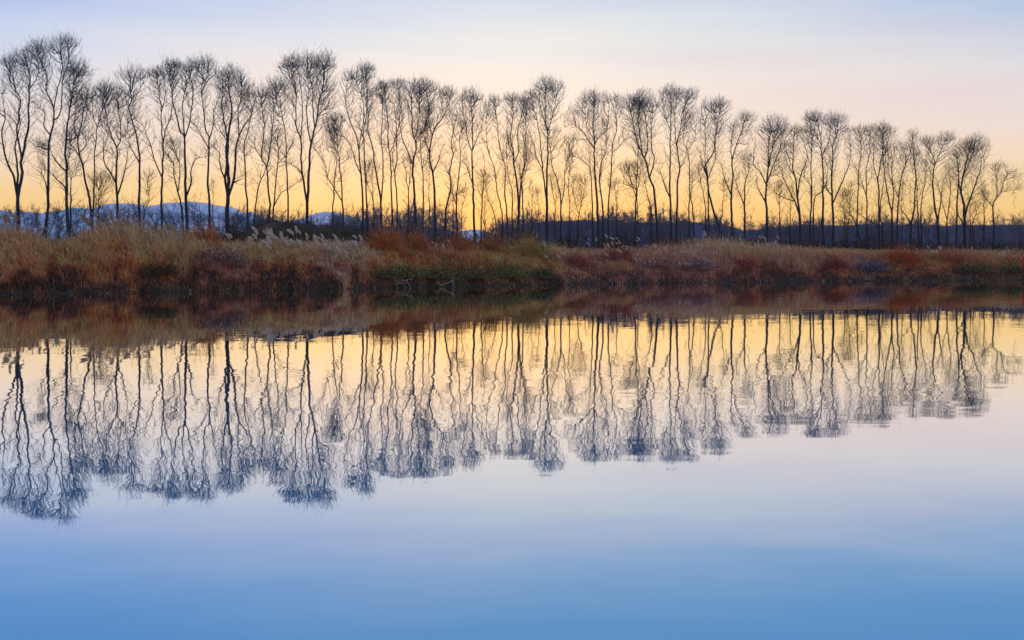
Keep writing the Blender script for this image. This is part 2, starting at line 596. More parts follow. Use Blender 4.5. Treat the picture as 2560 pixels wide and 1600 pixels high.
# thin evening air that lifts the far woods and hills
hv = np.array([[x, y, z] for x in (-640, 740) for y in (-760, 1250) for z in (-5.0, 160.0)], float)
hz_ = mesh_np('haze', hv, [np.array([[0, 1, 3, 2], [4, 6, 7, 5], [0, 4, 5, 1], [2, 3, 7, 6], [0, 2, 6, 4], [1, 5, 7, 3]])], M['bark'])
hm = bpy.data.materials.new('air')
hm.use_nodes = True
hn = hm.node_tree
hn.nodes.remove(hn.nodes['Principled BSDF'])
pv = hn.nodes.new('ShaderNodeVolumePrincipled')
pv.inputs['Color'].default_value = (0.86, 0.86, 1.0, 1)
pv.inputs['Density'].default_value = 0.00014
hn.links.new(pv.outputs[0], hn.nodes['Material Output'].inputs['Volume'])
hz_.materials[0] = hm
o = add_obj('haze', hz_)
tag(o, 'faint lilac evening air between the trees and the far woods', kind='stuff')
SC.cycles.volume_bounces = 0


# ------------------------------------------------------------------ trees
def tree_dist(px):
    return float(np.interp(px, [-300, 0, 800, 1400, 2000, 2560, 3000], [84, 90, 105, 120, 135, 150, 162]))


# each entry: crop offset, trunk width, extra distance, bark, label, crown patches (x0, x1, top, density), stems
# stems in the trace's own units (2.16 to a photograph pixel); the first is the trunk, the others limbs
S = 2.16
TREES = []


def T(off, w, dD, kind, label, crowns, *stems):
    TREES.append((off, w, dD, kind, label, crowns, stems))


T(0, 30, 0, 'b', 'four-stemmed tree at the left edge, its stems parting low above one short trunk', [(0, 110, 185, 1.0), (75, 205, 140, .8)],
  [(97, 1120), (95, 965), (112, 850), (110, 745), (130, 660), (145, 560), (145, 460), (148, 370), (145, 290), (120, 200), (110, 150)],
  [(110, 745), (88, 640), (85, 570), (95, 430), (70, 370), (50, 280), (35, 210)], [(85, 570), (60, 530), (20, 500), (-8, 480)],
  [(90, 965), (72, 850), (35, 760), (20, 680), (10, 600), (30, 530), (10, 400)], [(92, 965), (85, 800), (65, 680), (75, 560), (60, 460)], [(148, 370), (185, 320), (205, 260), (200, 210)])
T(0, 24, 0, 'b', 'tallest tree of the row, second from the left edge, its crown spread like a fan', [(160, 300, 90, .9), (300, 415, 75, .9), (185, 260, 640, .8)],
  [(245, 1130), (260, 1000), (258, 850), (262, 700), (270, 620), (285, 560), (290, 480), (265, 420), (245, 370), (250, 310), (225, 240), (195, 170), (180, 110)],
  [(285, 550), (320, 510), (330, 440), (335, 330), (365, 240), (380, 150), (390, 100)], [(290, 480), (300, 400), (330, 260), (320, 180), (315, 90)],
  [(270, 620), (235, 570), (230, 500), (195, 470), (180, 430)], [(262, 700), (230, 690), (185, 680)], [(258, 950), (248, 880), (240, 830)])
T(0, 26, -1, 'b', 'tree with a leaning tufted crown just right of the tallest tree', [(345, 490, 215, 1.0)],
  [(368, 1140), (360, 1000), (362, 820), (355, 700), (360, 600), (375, 500), (395, 400), (400, 340), (430, 290), (460, 245)],
  [(395, 400), (375, 330), (385, 260), (375, 225)], [(400, 340), (405, 270), (440, 225)], [(360, 820), (330, 790), (290, 740), (270, 690)],
  [(362, 940), (350, 900), (310, 860), (275, 815)], [(360, 660), (400, 640), (440, 620)])
T(0, 18, 3, 'b', 'thin tree bending right, at the foot of the tree with the leaning tufted crown', [(330, 440, 560, .5)],
  [(380, 1140), (385, 1000), (388, 870), (405, 820), (435, 780)], [(388, 870), (370, 800), (375, 700), (372, 620)])
T(0, 22, 0, 'b', 'tree leaning left in a gentle curve, fourth full-height trunk from the left edge', [(380, 520, 350, .7)],
  [(500, 1130), (490, 1000), (465, 870), (455, 790), (435, 720), (430, 640), (450, 570), (460, 500), (480, 430), (490, 370)],
  [(435, 740), (400, 690), (360, 650)], [(435, 720), (470, 670), (460, 600)], [(430, 640), (405, 570), (410, 500), (400, 430)])
T(0, 15, 4, 'b', 'slim forked tree rising beside the curved left-leaning tree', [(500, 620, 320, .8)],
  [(498, 1100), (508, 850), (505, 740), (515, 640), (525, 560), (545, 500), (560, 400), (555, 335)],
  [(525, 580), (500, 520), (505, 430)], [(508, 740), (560, 700), (610, 740)])
T(0, 24, 0, 'b', 'wide Y-forked tree between the slim forked tree and the gap in the left crowns', [(540, 700, 330, .7)],
  [(638, 1130), (632, 980), (628, 880), (635, 780), (632, 690), (610, 640), (585, 560), (570, 480), (555, 420)],
  [(632, 690), (655, 640), (650, 540), (640, 460)], [(655, 640), (690, 600), (700, 540)], [(625, 880), (600, 830), (570, 790), (560, 740), (558, 640)],
  [(636, 960), (660, 880), (680, 790), (695, 700)])
T(0, 12, 10, 'r', 'short brown bushy tree low between two trunks at the left', [(480, 610, 800, .6)],
  [(535, 1100), (535, 1000), (535, 920), (520, 850)], [(535, 920), (560, 870)], [(536, 980), (500, 930)])
T(0, 22, 0, 'b', 'tree with a pointed crown left of the tree with two bushy heads', [(650, 790, 240, .7)],
  [(755, 1140), (752, 980), (755, 850), (752, 700), (735, 600), (715, 530), (700, 480), (715, 430), (712, 350), (700, 270)],
  [(735, 600), (690, 640), (665, 600)], [(755, 770), (720, 700), (690, 650)], [(715, 430), (760, 380), (770, 320)])
T(0, 11, 12, 'r', 'small crooked brown tree by the foot of the pointed-crown tree', [(760, 840, 800, .4)],
  [(775, 1050), (800, 980), (790, 880), (820, 820)], [(775, 1050), (730, 1010), (680, 1000)])
T(0, 20, 0, 'b', 'tall slim tree whose left limb starts low, with two bushy heads', [(800, 900, 240, 1.1), (880, 960, 205, 1.0)],
  [(875, 1110), (872, 960), (875, 850), (880, 700), (875, 600), (872, 500), (860, 400), (850, 300)],
  [(875, 860), (840, 770), (825, 690), (800, 620), (780, 570), (740, 540)], [(880, 680), (895, 600), (920, 540), (930, 450), (940, 350), (930, 260)],
  [(872, 500), (900, 400), (900, 300)])
T(400, 26, 0, 'b', 'trumpet-shaped tree left of the thick short trunk with many stems', [(40, 130, 210, 1.0), (100, 210, 215, .9)],
  [(148, 1170), (140, 960), (135, 800), (133, 640), (110, 600), (90, 520), (70, 450), (60, 380), (50, 280)],
  [(133, 640), (160, 560), (175, 480), (185, 400), (180, 300), (190, 230)], [(128, 640), (115, 450), (125, 350), (120, 250)],
  [(145, 960), (170, 880), (165, 820), (190, 750), (240, 740)])
T(400, 20, 2, 'b', 'left-leaning trunk crossing close beside the trumpet-shaped tree', [(10, 110, 620, .6)],
  [(122, 1170), (118, 1040), (95, 930), (75, 840), (65, 770), (25, 710)], [(112, 920), (110, 800), (90, 700), (60, 600), (50, 520)])
T(400, 20, 0, 'b', 'slim S-curved tree just left of the thick short trunk with many stems', [(180, 300, 190, 1.0)],
  [(268, 1140), (265, 980), (260, 850), (268, 660), (250, 600), (240, 500), (230, 400), (235, 320), (200, 250), (190, 205)],
  [(268, 650), (290, 560), (290, 500), (310, 440), (330, 370)], [(266, 680), (215, 600), (190, 560)], [(232, 400), (265, 290), (270, 215)])
T(400, 8, 8, 'r', 'wispy sapling against the foot of the slim S-curved tree', [(270, 300, 860, .4)],
  [(285, 1130), (285, 960), (280, 880)])
T(400, 36, 0, 'b', 'tree with the thickest short trunk of the row, split into many stems', [(300, 440, 240, 1.2), (400, 500, 310, 1.0), (300, 380, 420, .5)],
  [(366, 1160), (366, 1050), (370, 930), (372, 850), (365, 750), (365, 680), (385, 560), (395, 480), (380, 380), (385, 270)],
  [(362, 960), (352, 850), (358, 690), (350, 650), (310, 590), (290, 540)], [(375, 960), (398, 850), (400, 700), (415, 620), (440, 560), (470, 500), (490, 400)],
  [(358, 940), (345, 850), (320, 780), (315, 720), (280, 680)], [(395, 870), (420, 868), (441, 858)], [(372, 640), (345, 540), (325, 420), (320, 310)], [(415, 620), (410, 500), (430, 380), (430, 290)])
T(400, 17, 2, 'b', 'thin forked tree right of the thickest short trunk', [(430, 510, 360, .7)],
  [(475, 1140), (470, 1000), (460, 880), (455, 740), (455, 650), (480, 580), (490, 480), (480, 400)], [(455, 740), (490, 705)], [(455, 730), (430, 680)])
T(400, 15, 4, 'b', 'trunk slanting to the right across the next upright trunk', [(540, 610, 620, .5)],
  [(505, 1140), (515, 1000), (540, 880), (565, 820), (590, 745), (600, 660)])
T(400, 18, 0, 'b', 'upright tree crossed by the slanting trunk, with a loose vase crown', [(500, 620, 350, .9)],
  [(590, 1130), (590, 1000), (580, 900), (572, 800), (545, 740), (550, 650), (555, 560), (540, 440), (545, 370)],
  [(572, 800), (590, 700), (600, 600), (615, 500), (610, 410)], [(545, 740), (510, 690), (500, 640)])
T(400, 15, 3, 'b', 'tree with a long low limb sweeping out to the right', [(590, 680, 560, .6)],
  [(608, 1120), (618, 980), (630, 850), (640, 780), (640, 680), (610, 620), (595, 560)], [(612, 1020), (650, 940), (700, 910), (755, 870)],
  [(640, 780), (670, 750), (700, 700), (730, 640)])
T(400, 15, 1, 'b', 'straight slender tree left of the tall broad two-stemmed tree', [(570, 690, 305, .9)],
  [(693, 1130), (690, 950), (685, 800), (683, 700), (675, 600), (655, 500), (650, 420), (610, 350), (590, 315)], [(683, 740), (650, 700)], [(668, 560), (640, 480), (630, 400)])
T(400, 26, 0, 'b', 'tall broad two-stemmed tree with twin dense heads, standing above its neighbours', [(650, 780, 185, 1.5), (775, 945, 165, 1.5), (860, 960, 340, .6)],
  [(797, 1155), (797, 990), (805, 850), (810, 750), (815, 670), (835, 600), (850, 540), (860, 450), (880, 370), (900, 250), (920, 190)],
  [(795, 990), (780, 900), (765, 780), (760, 650), (740, 580), (735, 480), (735, 380), (720, 280), (725, 200)], [(760, 650), (770, 560), (775, 450), (770, 350), (760, 240)],
  [(735, 480), (700, 420), (660, 380)], [(815, 660), (800, 590), (790, 500), (800, 400), (790, 280)], [(838, 590), (830, 480), (830, 380), (815, 280), (810, 180)],
  [(855, 520), (900, 480), (940, 460)], [(735, 380), (700, 300), (690, 220)], [(770, 830), (740, 800), (700, 775)])
T(400, 16, 0, 'b', 'short tree with a small dense round crown and a limb crossing low to the left', [(890, 1000, 490, 1.5)],
  [(990, 1170), (985, 980), (975, 850), (970, 780), (960, 700), (955, 600)], [(985, 985), (940, 910), (900, 840), (880, 770), (840, 710), (820, 680)], [(970, 780), (1000, 760), (1025, 740)])
T(400, 14, 2, 'b', 'thin trunk reaching up into the small dense round crown', [(880, 960, 560, .9)],
  [(930, 1150), (935, 960), (940, 850), (955, 750), (940, 660), (930, 580)])
T(850, 18, 0, 'b', 'three-stemmed tree right of the small dense round crown', [(10, 120, 265, .8), (90, 185, 225, .9)],
  [(122, 1160), (120, 950), (110, 800), (100, 700), (90, 630), (60, 560), (30, 450), (40, 330)],
  [(100, 700), (115, 600), (130, 520), (120, 420), (90, 340), (60, 280)], [(114, 840), (80, 750), (60, 680), (20, 620)])
T(850, 15, 2, 'b', 'straight trunk close right of the three-stemmed tree, topped by a feathery tip', [(110, 185, 230, .8)],
  [(150, 1160), (145, 1000), (138, 850), (135, 700), (130, 600), (150, 500), (148, 380), (140, 245)], [(135, 650), (110, 580), (80, 520)])
T(850, 12, 6, 'b', 'short thin tree between two taller trunks, bending left', [(120, 190, 740, .5)],
  [(182, 1160), (178, 980), (150, 880), (140, 800)], [(178, 980), (182, 860), (180, 790)])
T(850, 18, 0, 'b', 'tree whose trunk leans left away from its straight twin stem', [(130, 210, 370, .8), (190, 260, 330, 1.0)],
  [(222, 1170), (220, 1000), (205, 870), (185, 760), (175, 680), (155, 600), (150, 500), (140, 430), (180, 360)],
  [(222, 1000), (232, 850), (230, 700), (225, 600), (235, 520), (230, 400)])
T(850, 15, 1, 'b', 'slender tree, left of a close pair sharing a dense dark crown', [(200, 290, 320, 1.1)],
  [(283, 1160), (280, 950), (278, 830), (270, 720), (260, 650), (262, 560), (245, 450), (240, 350)], [(273, 730), (300, 650), (305, 560), (290, 450)])
T(850, 14, 1, 'b', 'slender tree, right of a close pair sharing a dense dark crown', [(270, 355, 305, 1.2)],
  [(310, 1170), (308, 960), (298, 830), (310, 750), (305, 640), (320, 560), (325, 480), (320, 380)], [(298, 830), (282, 760), (285, 680)])
T(850, 16, 4, 'b', 'low branched thin tree at the left foot of the broad-headed kinked tree', [(345, 400, 720, .5)],
  [(368, 1140), (370, 920), (360, 870), (355, 780)], [(370, 920), (380, 800), (375, 740)])
T(850, 22, 0, 'b', 'broad-headed tree with a kinked trunk and a big round dark crown', [(350, 520, 300, 1.5), (300, 370, 400, .7)],
  [(413, 1150), (405, 980), (395, 860), (390, 780), (405, 720), (405, 650), (390, 600), (385, 500), (385, 400), (400, 310)],
  [(390, 780), (365, 710), (340, 650), (320, 560), (300, 490)], [(405, 650), (440, 600), (465, 550), (475, 460), (450, 350)], [(405, 640), (420, 570), (430, 480), (430, 380)])
T(850, 15, 2, 'b', 'thin forked trunk under the right side of the big round dark crown', [(430, 500, 520, .7)],
  [(448, 1150), (450, 1000), (450, 850), (440, 760), (435, 680), (445, 600)], [(450, 810), (470, 770), (480, 700)])
T(850, 10, 6, 'b', 'thinnest pole between the two trunks right of the kinked trunk', [(460, 500, 720, .4)],
  [(480, 1140), (482, 950), (480, 860), (490, 780)])
T(850, 22, 0, 'b', 'tree branching like a candlestick right of the big round dark crown', [(530, 625, 355, 1.3), (440, 540, 450, .8)],
  [(515, 1160), (512, 1000), (505, 850), (490, 780), (485, 720), (500, 620), (520, 570), (560, 510), (590, 430), (600, 370)],
  [(507, 830), (530, 760), (550, 700)], [(485, 720), (460, 650), (440, 600)], [(500, 620), (480, 540), (480, 450)], [(545, 530), (550, 460), (560, 390)])
T(850, 17, 1, 'b', 'zigzag tree in the thin stretch left of the gap in the woods', [(580, 660, 480, .7)],
  [(566, 1150), (572, 1030), (590, 960), (600, 880), (590, 820), (610, 740), (605, 660), (620, 570), (640, 480)], [(590, 850), (560, 790)])
T(850, 15, 2, 'b', 'tree crossing over the zigzag tree, with a low limb to the right', [(630, 690, 520, .7)],
  [(632, 1140), (628, 1000), (635, 900), (650, 740), (645, 650), (670, 580)], [(628, 1000), (610, 940), (600, 880)], [(630, 950), (650, 925), (675, 910)])
T(850, 9, 8, 'r', 'short pole beside the crossing tree, fading into the woods', [(590, 630, 920, .5)],
  [(610, 1130), (610, 1000), (605, 930)])
T(850, 9, 10, 'r', 'faint sapling at the edge of the gap in the woods', [(640, 690, 900, .4)],
  [(655, 1140), (655, 1040), (670, 970), (665, 920)])
T(850, 20, 0, 'b', 'upright tree standing in the gap of the woods, with a dense round head', [(640, 770, 365, 1.3)],
  [(728, 1160), (722, 1000), (715, 850), (715, 710), (715, 600), (710, 500), (715, 400)],
  [(715, 710), (735, 650), (760, 590), (780, 500)], [(715, 710), (690, 650), (680, 560), (665, 490), (660, 400)], [(717, 900), (690, 810), (665, 750)])
T(850, 14, 5, 'r', 'short rusty-crowned tree just right of the tree in the gap', [(730, 800, 790, .8)],
  [(762, 1150), (768, 1000), (775, 880), (780, 780), (765, 700)], [(768, 980), (745, 900)])
T(850, 11, 6, 'b', 'low V-shaped stem at the foot of the rusty-crowned tree', [(770, 800, 960, .4)],
  [(785, 1140), (775, 1090), (765, 1050)], [(785, 1130), (783, 1000), (785, 940)])
T(850, 11, 3, 'b', 'thin tree slanting left at the right end of the gap', [(770, 820, 820, .4)],
  [(842, 1150), (835, 1060), (815, 1000), (790, 930), (785, 860)])
T(850, 13, 2, 'b', 'slender left-leaning tree under a faint pale crown', [(770, 830, 430, .7)],
  [(877, 1160), (875, 1040), (850, 930), (840, 850), (830, 790), (800, 700), (790, 620), (790, 500)])
T(850, 14, 1, 'b', 'slender tree with a faint pale crown left of a dense dark head', [(800, 870, 395, 1.0)],
  [(905, 1150), (903, 1050), (890, 930), (895, 830), (880, 740), (860, 660), (850, 540), (840, 440)])
T(850, 15, 2, 'b', 'short trunk merging with the three-trunked clump under the dense dark head', [(880, 940, 600, .7)],
  [(932, 1160), (930, 1000), (925, 900), (905, 830), (900, 720)])
T(850, 22, 0, 'b', 'main tree of the three-trunked clump, with a dense dark head', [(880, 970, 385, 1.4), (950, 1030, 400, 1.2)],
  [(960, 1170), (965, 1050), (958, 900), (940, 780), (935, 700), (920, 620), (935, 520), (930, 430)],
  [(945, 780), (965, 700), (960, 600), (985, 500), (990, 420)], [(967, 1040), (978, 870), (1000, 780), (1005, 700), (985, 620)], [(940, 740), (910, 660), (900, 560)])
T(850, 12, 2, 'b', 'rightmost thin trunk of the three-trunked clump, bending right at its top', [(985, 1040, 640, .7)],
  [(990, 1160), (988, 1000), (985, 880), (1010, 780), (1030, 740)])
T(850, 8, 14, 'r', 'small faint rusty tree, left of two between the clump and the spired tree', [(1015, 1050, 850, .6)], [(1035, 1150), (1036, 1000), (1045, 920)])
T(850, 8, 14, 'r', 'small faint rusty tree, right of two before the spired tree', [(1040, 1085, 890, .5)], [(1075, 1150), (1072, 1000), (1060, 920)])
T(1300, 14, 2, 'b', 'thin upright tree left of the spired tree', [(0, 60, 420, 1.0)],
  [(18, 1160), (15, 1000), (8, 860), (20, 800), (25, 700), (35, 600), (30, 480)], [(8, 860), (-5, 780)])
T(1300, 22, 0, 'b', 'tree with a tall spire-like crown rising over the middle of the row', [(85, 225, 300, 1.4)],
  [(148, 1170), (145, 1000), (145, 850), (150, 720), (150, 620), (140, 560), (135, 480), (135, 380), (130, 310)],
  [(150, 600), (175, 520), (190, 440), (180, 370)], [(140, 560), (110, 480), (105, 390)])
T(1300, 16, 1, 'b', 'left-leaning stem at the side of the spired tree, under the lower crown lobe', [(20, 110, 370, 1.1)],
  [(143, 1165), (140, 960), (125, 840), (115, 720), (105, 620), (90, 520), (60, 450), (55, 380)], [(115, 800), (90, 740), (70, 660), (30, 560)])
T(1300, 11, 8, 'r', 'thin brown tree just right of the spired tree', [(150, 200, 820, .6)],
  [(190, 1160), (188, 1000), (170, 900), (160, 830)], [(188, 1000), (200, 920)])
T(1300, 16, 3, 'o', 'curving tree under the low faint crowns right of the spired tree', [(150, 230, 560, .6), (220, 290, 620, .5)],
  [(220, 1165), (222, 1000), (205, 880), (175, 800), (165, 720), (160, 620)], [(223, 1020), (240, 900), (240, 800), (270, 720)])
T(1300, 10, 6, 'b', 'slim pole midway between the spired tree and the next dense crown', [(240, 290, 720, .5)],
  [(268, 1160), (268, 1020), (262, 900), (270, 780)])
T(1300, 12, 10, 'r', 'rusty U-forked small tree before the next dense crown', [(275, 365, 820, .9)],
  [(310, 1170), (318, 1050), (340, 970), (350, 890)], [(315, 1060), (295, 970), (285, 880)])
T(1300, 15, 2, 'b', 'left trunk of the close group under the wide crown', [(240, 330, 600, .5)],
  [(395, 1160), (390, 1000), (385, 870), (375, 800), (340, 760), (280, 730)], [(380, 840), (370, 720), (380, 620)])
T(1300, 22, 0, 'b', 'wide-crowned tree with limbs spread far to the left, between two open sky gaps', [(325, 470, 370, 1.4), (245, 350, 450, .7)],
  [(423, 1170), (418, 1000), (408, 850), (400, 750), (402, 650), (395, 580), (395, 480), (400, 400)],
  [(402, 680), (430, 630), (460, 600), (480, 500), (470, 410)], [(400, 660), (360, 580), (350, 500), (345, 420)], [(400, 690), (370, 650), (330, 600), (280, 560), (240, 550)])
T(1300, 16, 1, 'b', 'forked trunk touching the wide-crowned tree on its right', [(430, 490, 520, .7)],
  [(450, 1170), (445, 1000), (430, 870), (435, 780), (460, 720), (465, 650), (450, 560)], [(430, 870), (445, 760), (440, 660)])
T(1300, 15, 1, 'b', 'right-bending tree at the right end of the wide crown', [(480, 560, 390, .9)],
  [(478, 1165), (478, 1000), (490, 850), (495, 740), (500, 660), (520, 580), (510, 450)], [(500, 710), (530, 690), (560, 650)])
T(1300, 9, 9, 'r', 'thin faint pole in the open gap right of the wide crown', [(490, 540, 850, .5)],
  [(525, 1150), (522, 970), (510, 880)])
T(1300, 16, 3, 'o', 'shorter tree with a low fan of olive brown twigs', [(540, 640, 750, 1.2)],
  [(618, 1170), (625, 1000), (628, 850), (635, 770), (635, 690)], [(628, 930), (600, 900), (540, 880)], [(628, 940), (590, 850), (570, 790)])
T(1300, 11, 3, 'b', 'thin trunk paired tightly with the low fan of olive brown twigs', [(635, 670, 700, .5)],
  [(641, 1165), (634, 960), (650, 830), (660, 760)])
T(1300, 15, 2, 'b', 'slanting trunk left of the dense flat dark crown\'s trunk', [(650, 700, 760, .4)],
  [(710, 1170), (708, 1030), (690, 950), (670, 860)])
T(1300, 22, 0, 'b', 'tree under the densest flat-topped dark crown right of centre', [(555, 740, 370, 1.6), (590, 690, 400, 1.4)],
  [(742, 1165), (735, 1050), (725, 920), (700, 850), (680, 760), (665, 730), (640, 680), (625, 620), (600, 500), (620, 420)],
  [(670, 740), (690, 690), (690, 580), (670, 460)], [(665, 730), (650, 640), (640, 540), (650, 430)], [(722, 850), (725, 760), (710, 700), (705, 600), (715, 480)], [(638, 680), (635, 760), (632, 860)])
T(1300, 19, 0, 'b', 'straight tree with a crossing low limb, under the left half of a broad twin crown', [(755, 865, 340, 1.4)],
  [(817, 1170), (812, 1000), (810, 850), (812, 700), (815, 600), (820, 500), (820, 400)], [(811, 945), (780, 890), (740, 780)], [(813, 610), (785, 520), (770, 430)])
T(1300, 19, 0, 'b', 'Y-forked tree under the right half of a broad twin crown', [(840, 960, 355, 1.4)],
  [(845, 1170), (848, 1000), (850, 880), (865, 800), (855, 730), (848, 660), (870, 590), (880, 500), (920, 400)],
  [(853, 720), (840, 620), (835, 480), (850, 400)], [(863, 800), (890, 760), (900, 720)])
T(1300, 13, 1, 'b', 'forked tree right of the broad twin crown', [(880, 950, 480, .7)],
  [(915, 1175), (915, 1000), (918, 900), (915, 760), (905, 700), (885, 640), (895, 540)], [(906, 705), (945, 640), (950, 560)])
T(1300, 15, 3, 'b', 'straight trunk close to the right of the forked tree beyond the twin crown', [(900, 950, 800, .5)],
  [(940, 1175), (935, 1050), (922, 960), (930, 880), (925, 820)])
T(1300, 13, 4, 'b', 'left-bending thin tree before the tree with a ragged oval crown', [(940, 1000, 760, .5)],
  [(1000, 1165), (1000, 1000), (970, 860), (960, 790)])
T(1300, 14, 1, 'b', 'tree carrying the ragged oval crown in the right half', [(960, 1085, 415, 1.0)],
  [(1020, 1170), (1018, 1000), (1015, 860), (1000, 760), (1005, 660), (990, 540)], [(1015, 860), (1050, 760), (1055, 640), (1060, 500)])
T(1750, 19, 0, 'b', 'strongly left-slanting tree right of the ragged oval crown', [(60, 160, 410, 1.2)],
  [(112, 1150), (80, 1060), (50, 950), (35, 850), (30, 780), (70, 720), (80, 640), (95, 540), (110, 440)], [(35, 850), (15, 780), (0, 700)])
T(1750, 12, 4, 'r', 'thin stem forming a V with the strongly slanting tree', [(110, 160, 850, .5)],
  [(108, 1140), (120, 1040), (130, 930), (125, 870)])
T(1750, 20, 0, 'b', 'broadly forked tree right of the strongly slanting tree', [(205, 300, 485, 1.1), (150, 220, 540, .9)],
  [(178, 1170), (172, 1050), (170, 950), (178, 850), (175, 750), (210, 650), (240, 560), (240, 490)], [(168, 950), (135, 860), (100, 760)], [(175, 770), (170, 660), (190, 560)])
T(1750, 20, 1, 'b', 'U-forked tree with thin crown left of the trident-shaped tree', [(200, 290, 700, .8)],
  [(240, 1170), (240, 1050), (240, 980), (245, 880), (260, 820), (265, 740)], [(240, 990), (210, 930), (190, 850)])
T(1750, 22, 0, 'b', 'trident-shaped tree with an even, wide, finely twigged crown', [(310, 490, 510, 1.3)],
  [(365, 1180), (360, 1050), (360, 920), (370, 800), (385, 740), (400, 660), (430, 580), (430, 530)],
  [(360, 900), (330, 820), (300, 780), (300, 700)], [(370, 800), (370, 700), (375, 600), (360, 540)], [(358, 990), (320, 920), (300, 860)], [(365, 900), (400, 790), (440, 700), (460, 600)])
T(1750, 13, 5, 'o', 'short olive-crowned tree just right of the trident-shaped tree', [(400, 460, 860, 1.0)],
  [(430, 1190), (430, 1050), (422, 950), (425, 880)])
T(1750, 13, 5, 'o', 'thin pole between the olive-crowned tree and the claw-shaped tree', [(465, 510, 880, .6)],
  [(485, 1190), (487, 1060), (490, 940)])
T(1750, 22, 0, 'o', 'claw-shaped tree with several stems fanning from one low fork', [(485, 565, 560, 1.3), (420, 500, 640, .8)],
  [(543, 1190), (540, 1060), (525, 930), (520, 870), (505, 800), (510, 700), (515, 600)], [(538, 1065), (510, 980), (470, 910), (440, 850), (415, 790)],
  [(530, 960), (545, 840), (580, 750), (560, 660)], [(500, 985), (450, 960), (380, 920)])
T(1750, 15, 1, 'b', 'narrow Y-shaped tree right of the claw-shaped tree', [(550, 620, 560, 1.0)],
  [(595, 1200), (595, 1060), (600, 1010), (600, 900), (595, 780), (600, 650), (590, 560)], [(600, 1010), (590, 900), (560, 860), (545, 800)])
T(1750, 13, 2, 'b', 'tree leaning right across its neighbour under the two dark tufts', [(650, 700, 680, .7)],
  [(613, 1200), (612, 1010), (625, 950), (660, 920), (700, 840), (715, 760)])
T(1750, 20, 0, 'b', 'tree under the left of two dark tufts that top the right half of the row', [(555, 665, 482, 1.7)],
  [(667, 1210), (662, 1050), (662, 900), (658, 780), (652, 700), (640, 600), (610, 515)], [(655, 730), (690, 650), (695, 560)], [(650, 680), (620, 620), (580, 560)])
T(1750, 21, 0, 'b', 'tree under the right of two dark tufts that top the right half of the row', [(665, 785, 488, 1.5), (760, 830, 560, .7)],
  [(720, 1205), (718, 1050), (712, 950), (710, 850), (715, 750), (715, 680), (740, 600), (745, 520)], [(719, 1000), (745, 920), (770, 860), (800, 770), (800, 660)], [(714, 960), (680, 900), (690, 820)])
T(1750, 10, 8, 'r', 'thin pole, left of a low V pair right of the two dark tufts', [(760, 800, 900, .6)],
  [(785, 1200), (780, 1070), (770, 950)])
T(1750, 10, 8, 'r', 'thin pole, right of a low V pair right of the two dark tufts', [(790, 840, 860, .6)],
  [(795, 1200), (805, 1070), (820, 900)])
T(1750, 14, 2, 'o', 'olive-tinted upright tree crossed low by a left-leaning trunk', [(820, 905, 560, 1.2)],
  [(848, 1220), (850, 1050), (855, 900), (860, 800), (870, 700), (860, 620)])
T(1750, 14, 1, 'o', 'left-leaning trunk crossing in front of the olive-tinted upright tree', [(740, 830, 900, .8)],
  [(870, 1215), (835, 1090), (800, 1040), (760, 1010)], [(815, 1060), (800, 980), (790, 920)])
T(1750, 14, 2, 'o', 'feathery upright tree between the crossing trunks and the one with a low slanting limb', [(880, 955, 555, 1.1)],
  [(905, 1215), (902, 1050), (905, 920), (905, 800), (925, 700), (920, 600)], [(903, 960), (880, 880), (865, 800)])
T(1750, 18, 0, 'o', 'tree with a long straight limb slanting down from the upper left', [(930, 1035, 538, 1.2)],
  [(968, 1230), (965, 1110), (965, 950), (960, 850), (985, 700), (990, 590)], [(966, 1120), (920, 1090), (860, 1040), (850, 1020)], [(962, 880), (940, 780), (950, 680)])
T(1750, 13, 2, 'o', 'second trunk pressed against the tree with the slanting limb', [(985, 1040, 680, .7)],
  [(985, 1225), (984, 1120), (972, 1050), (985, 900), (1010, 800)])
T(2100, 16, 1, 'o', 'tree with two slender stems right of the slanting limb', [(190, 300, 560, 1.0)],
  [(280, 1215), (278, 1050), (260, 960), (245, 880), (230, 760), (225, 640)], [(279, 1050), (285, 950), (270, 850), (265, 760), (250, 680)])
T(2100, 15, 1, 'o', 'dark upright trunk widening into a loose olive crown', [(290, 400, 640, 1.0)],
  [(308, 1220), (308, 1060), (315, 960), (320, 880), (350, 780), (375, 700), (385, 610)], [(310, 970), (285, 900), (265, 860), (245, 780)])
T(2100, 9, 7, 'o', 'short thin pole right of the dark upright trunk', [(315, 360, 860, .6)],
  [(335, 1200), (338, 1080), (335, 940)])
T(2100, 17, 0, 'o', 'left-kneed tree with a faint tall tip', [(360, 430, 580, .9)],
  [(380, 1215), (384, 1100), (400, 1010), (405, 940), (410, 860), (400, 760), (395, 640)], [(382, 1110), (350, 1050), (310, 990)])
T(2100, 13, 2, 'o', 'left of a close pair of trunks beneath a clotted olive crown', [(380, 440, 690, 1.4)],
  [(426, 1215), (424, 1060), (420, 940), (420, 860), (405, 760)])
T(2100, 14, 2, 'o', 'right of a close pair of trunks beneath a clotted olive crown', [(430, 480, 740, 1.0)],
  [(441, 1215), (437, 1060), (440, 950), (460, 880), (455, 800)])
T(2100, 9, 9, 'r', 'low bent sapling left of the V-forked tree near the right end', [(475, 520, 1000, .5)],
  [(477, 1220), (480, 1100), (495, 1030)])
T(2100, 21, 0, 'o', 'V-forked tree with a wide rounded crown near the right end', [(430, 540, 610, 1.3), (530, 625, 600, 1.2)],
  [(535, 1215), (530, 1110), (515, 1000), (505, 900), (510, 820), (520, 760), (480, 680), (450, 640)], [(533, 1100), (540, 980), (545, 900), (555, 850)], [(516, 790), (540, 720), (570, 640), (580, 605)])
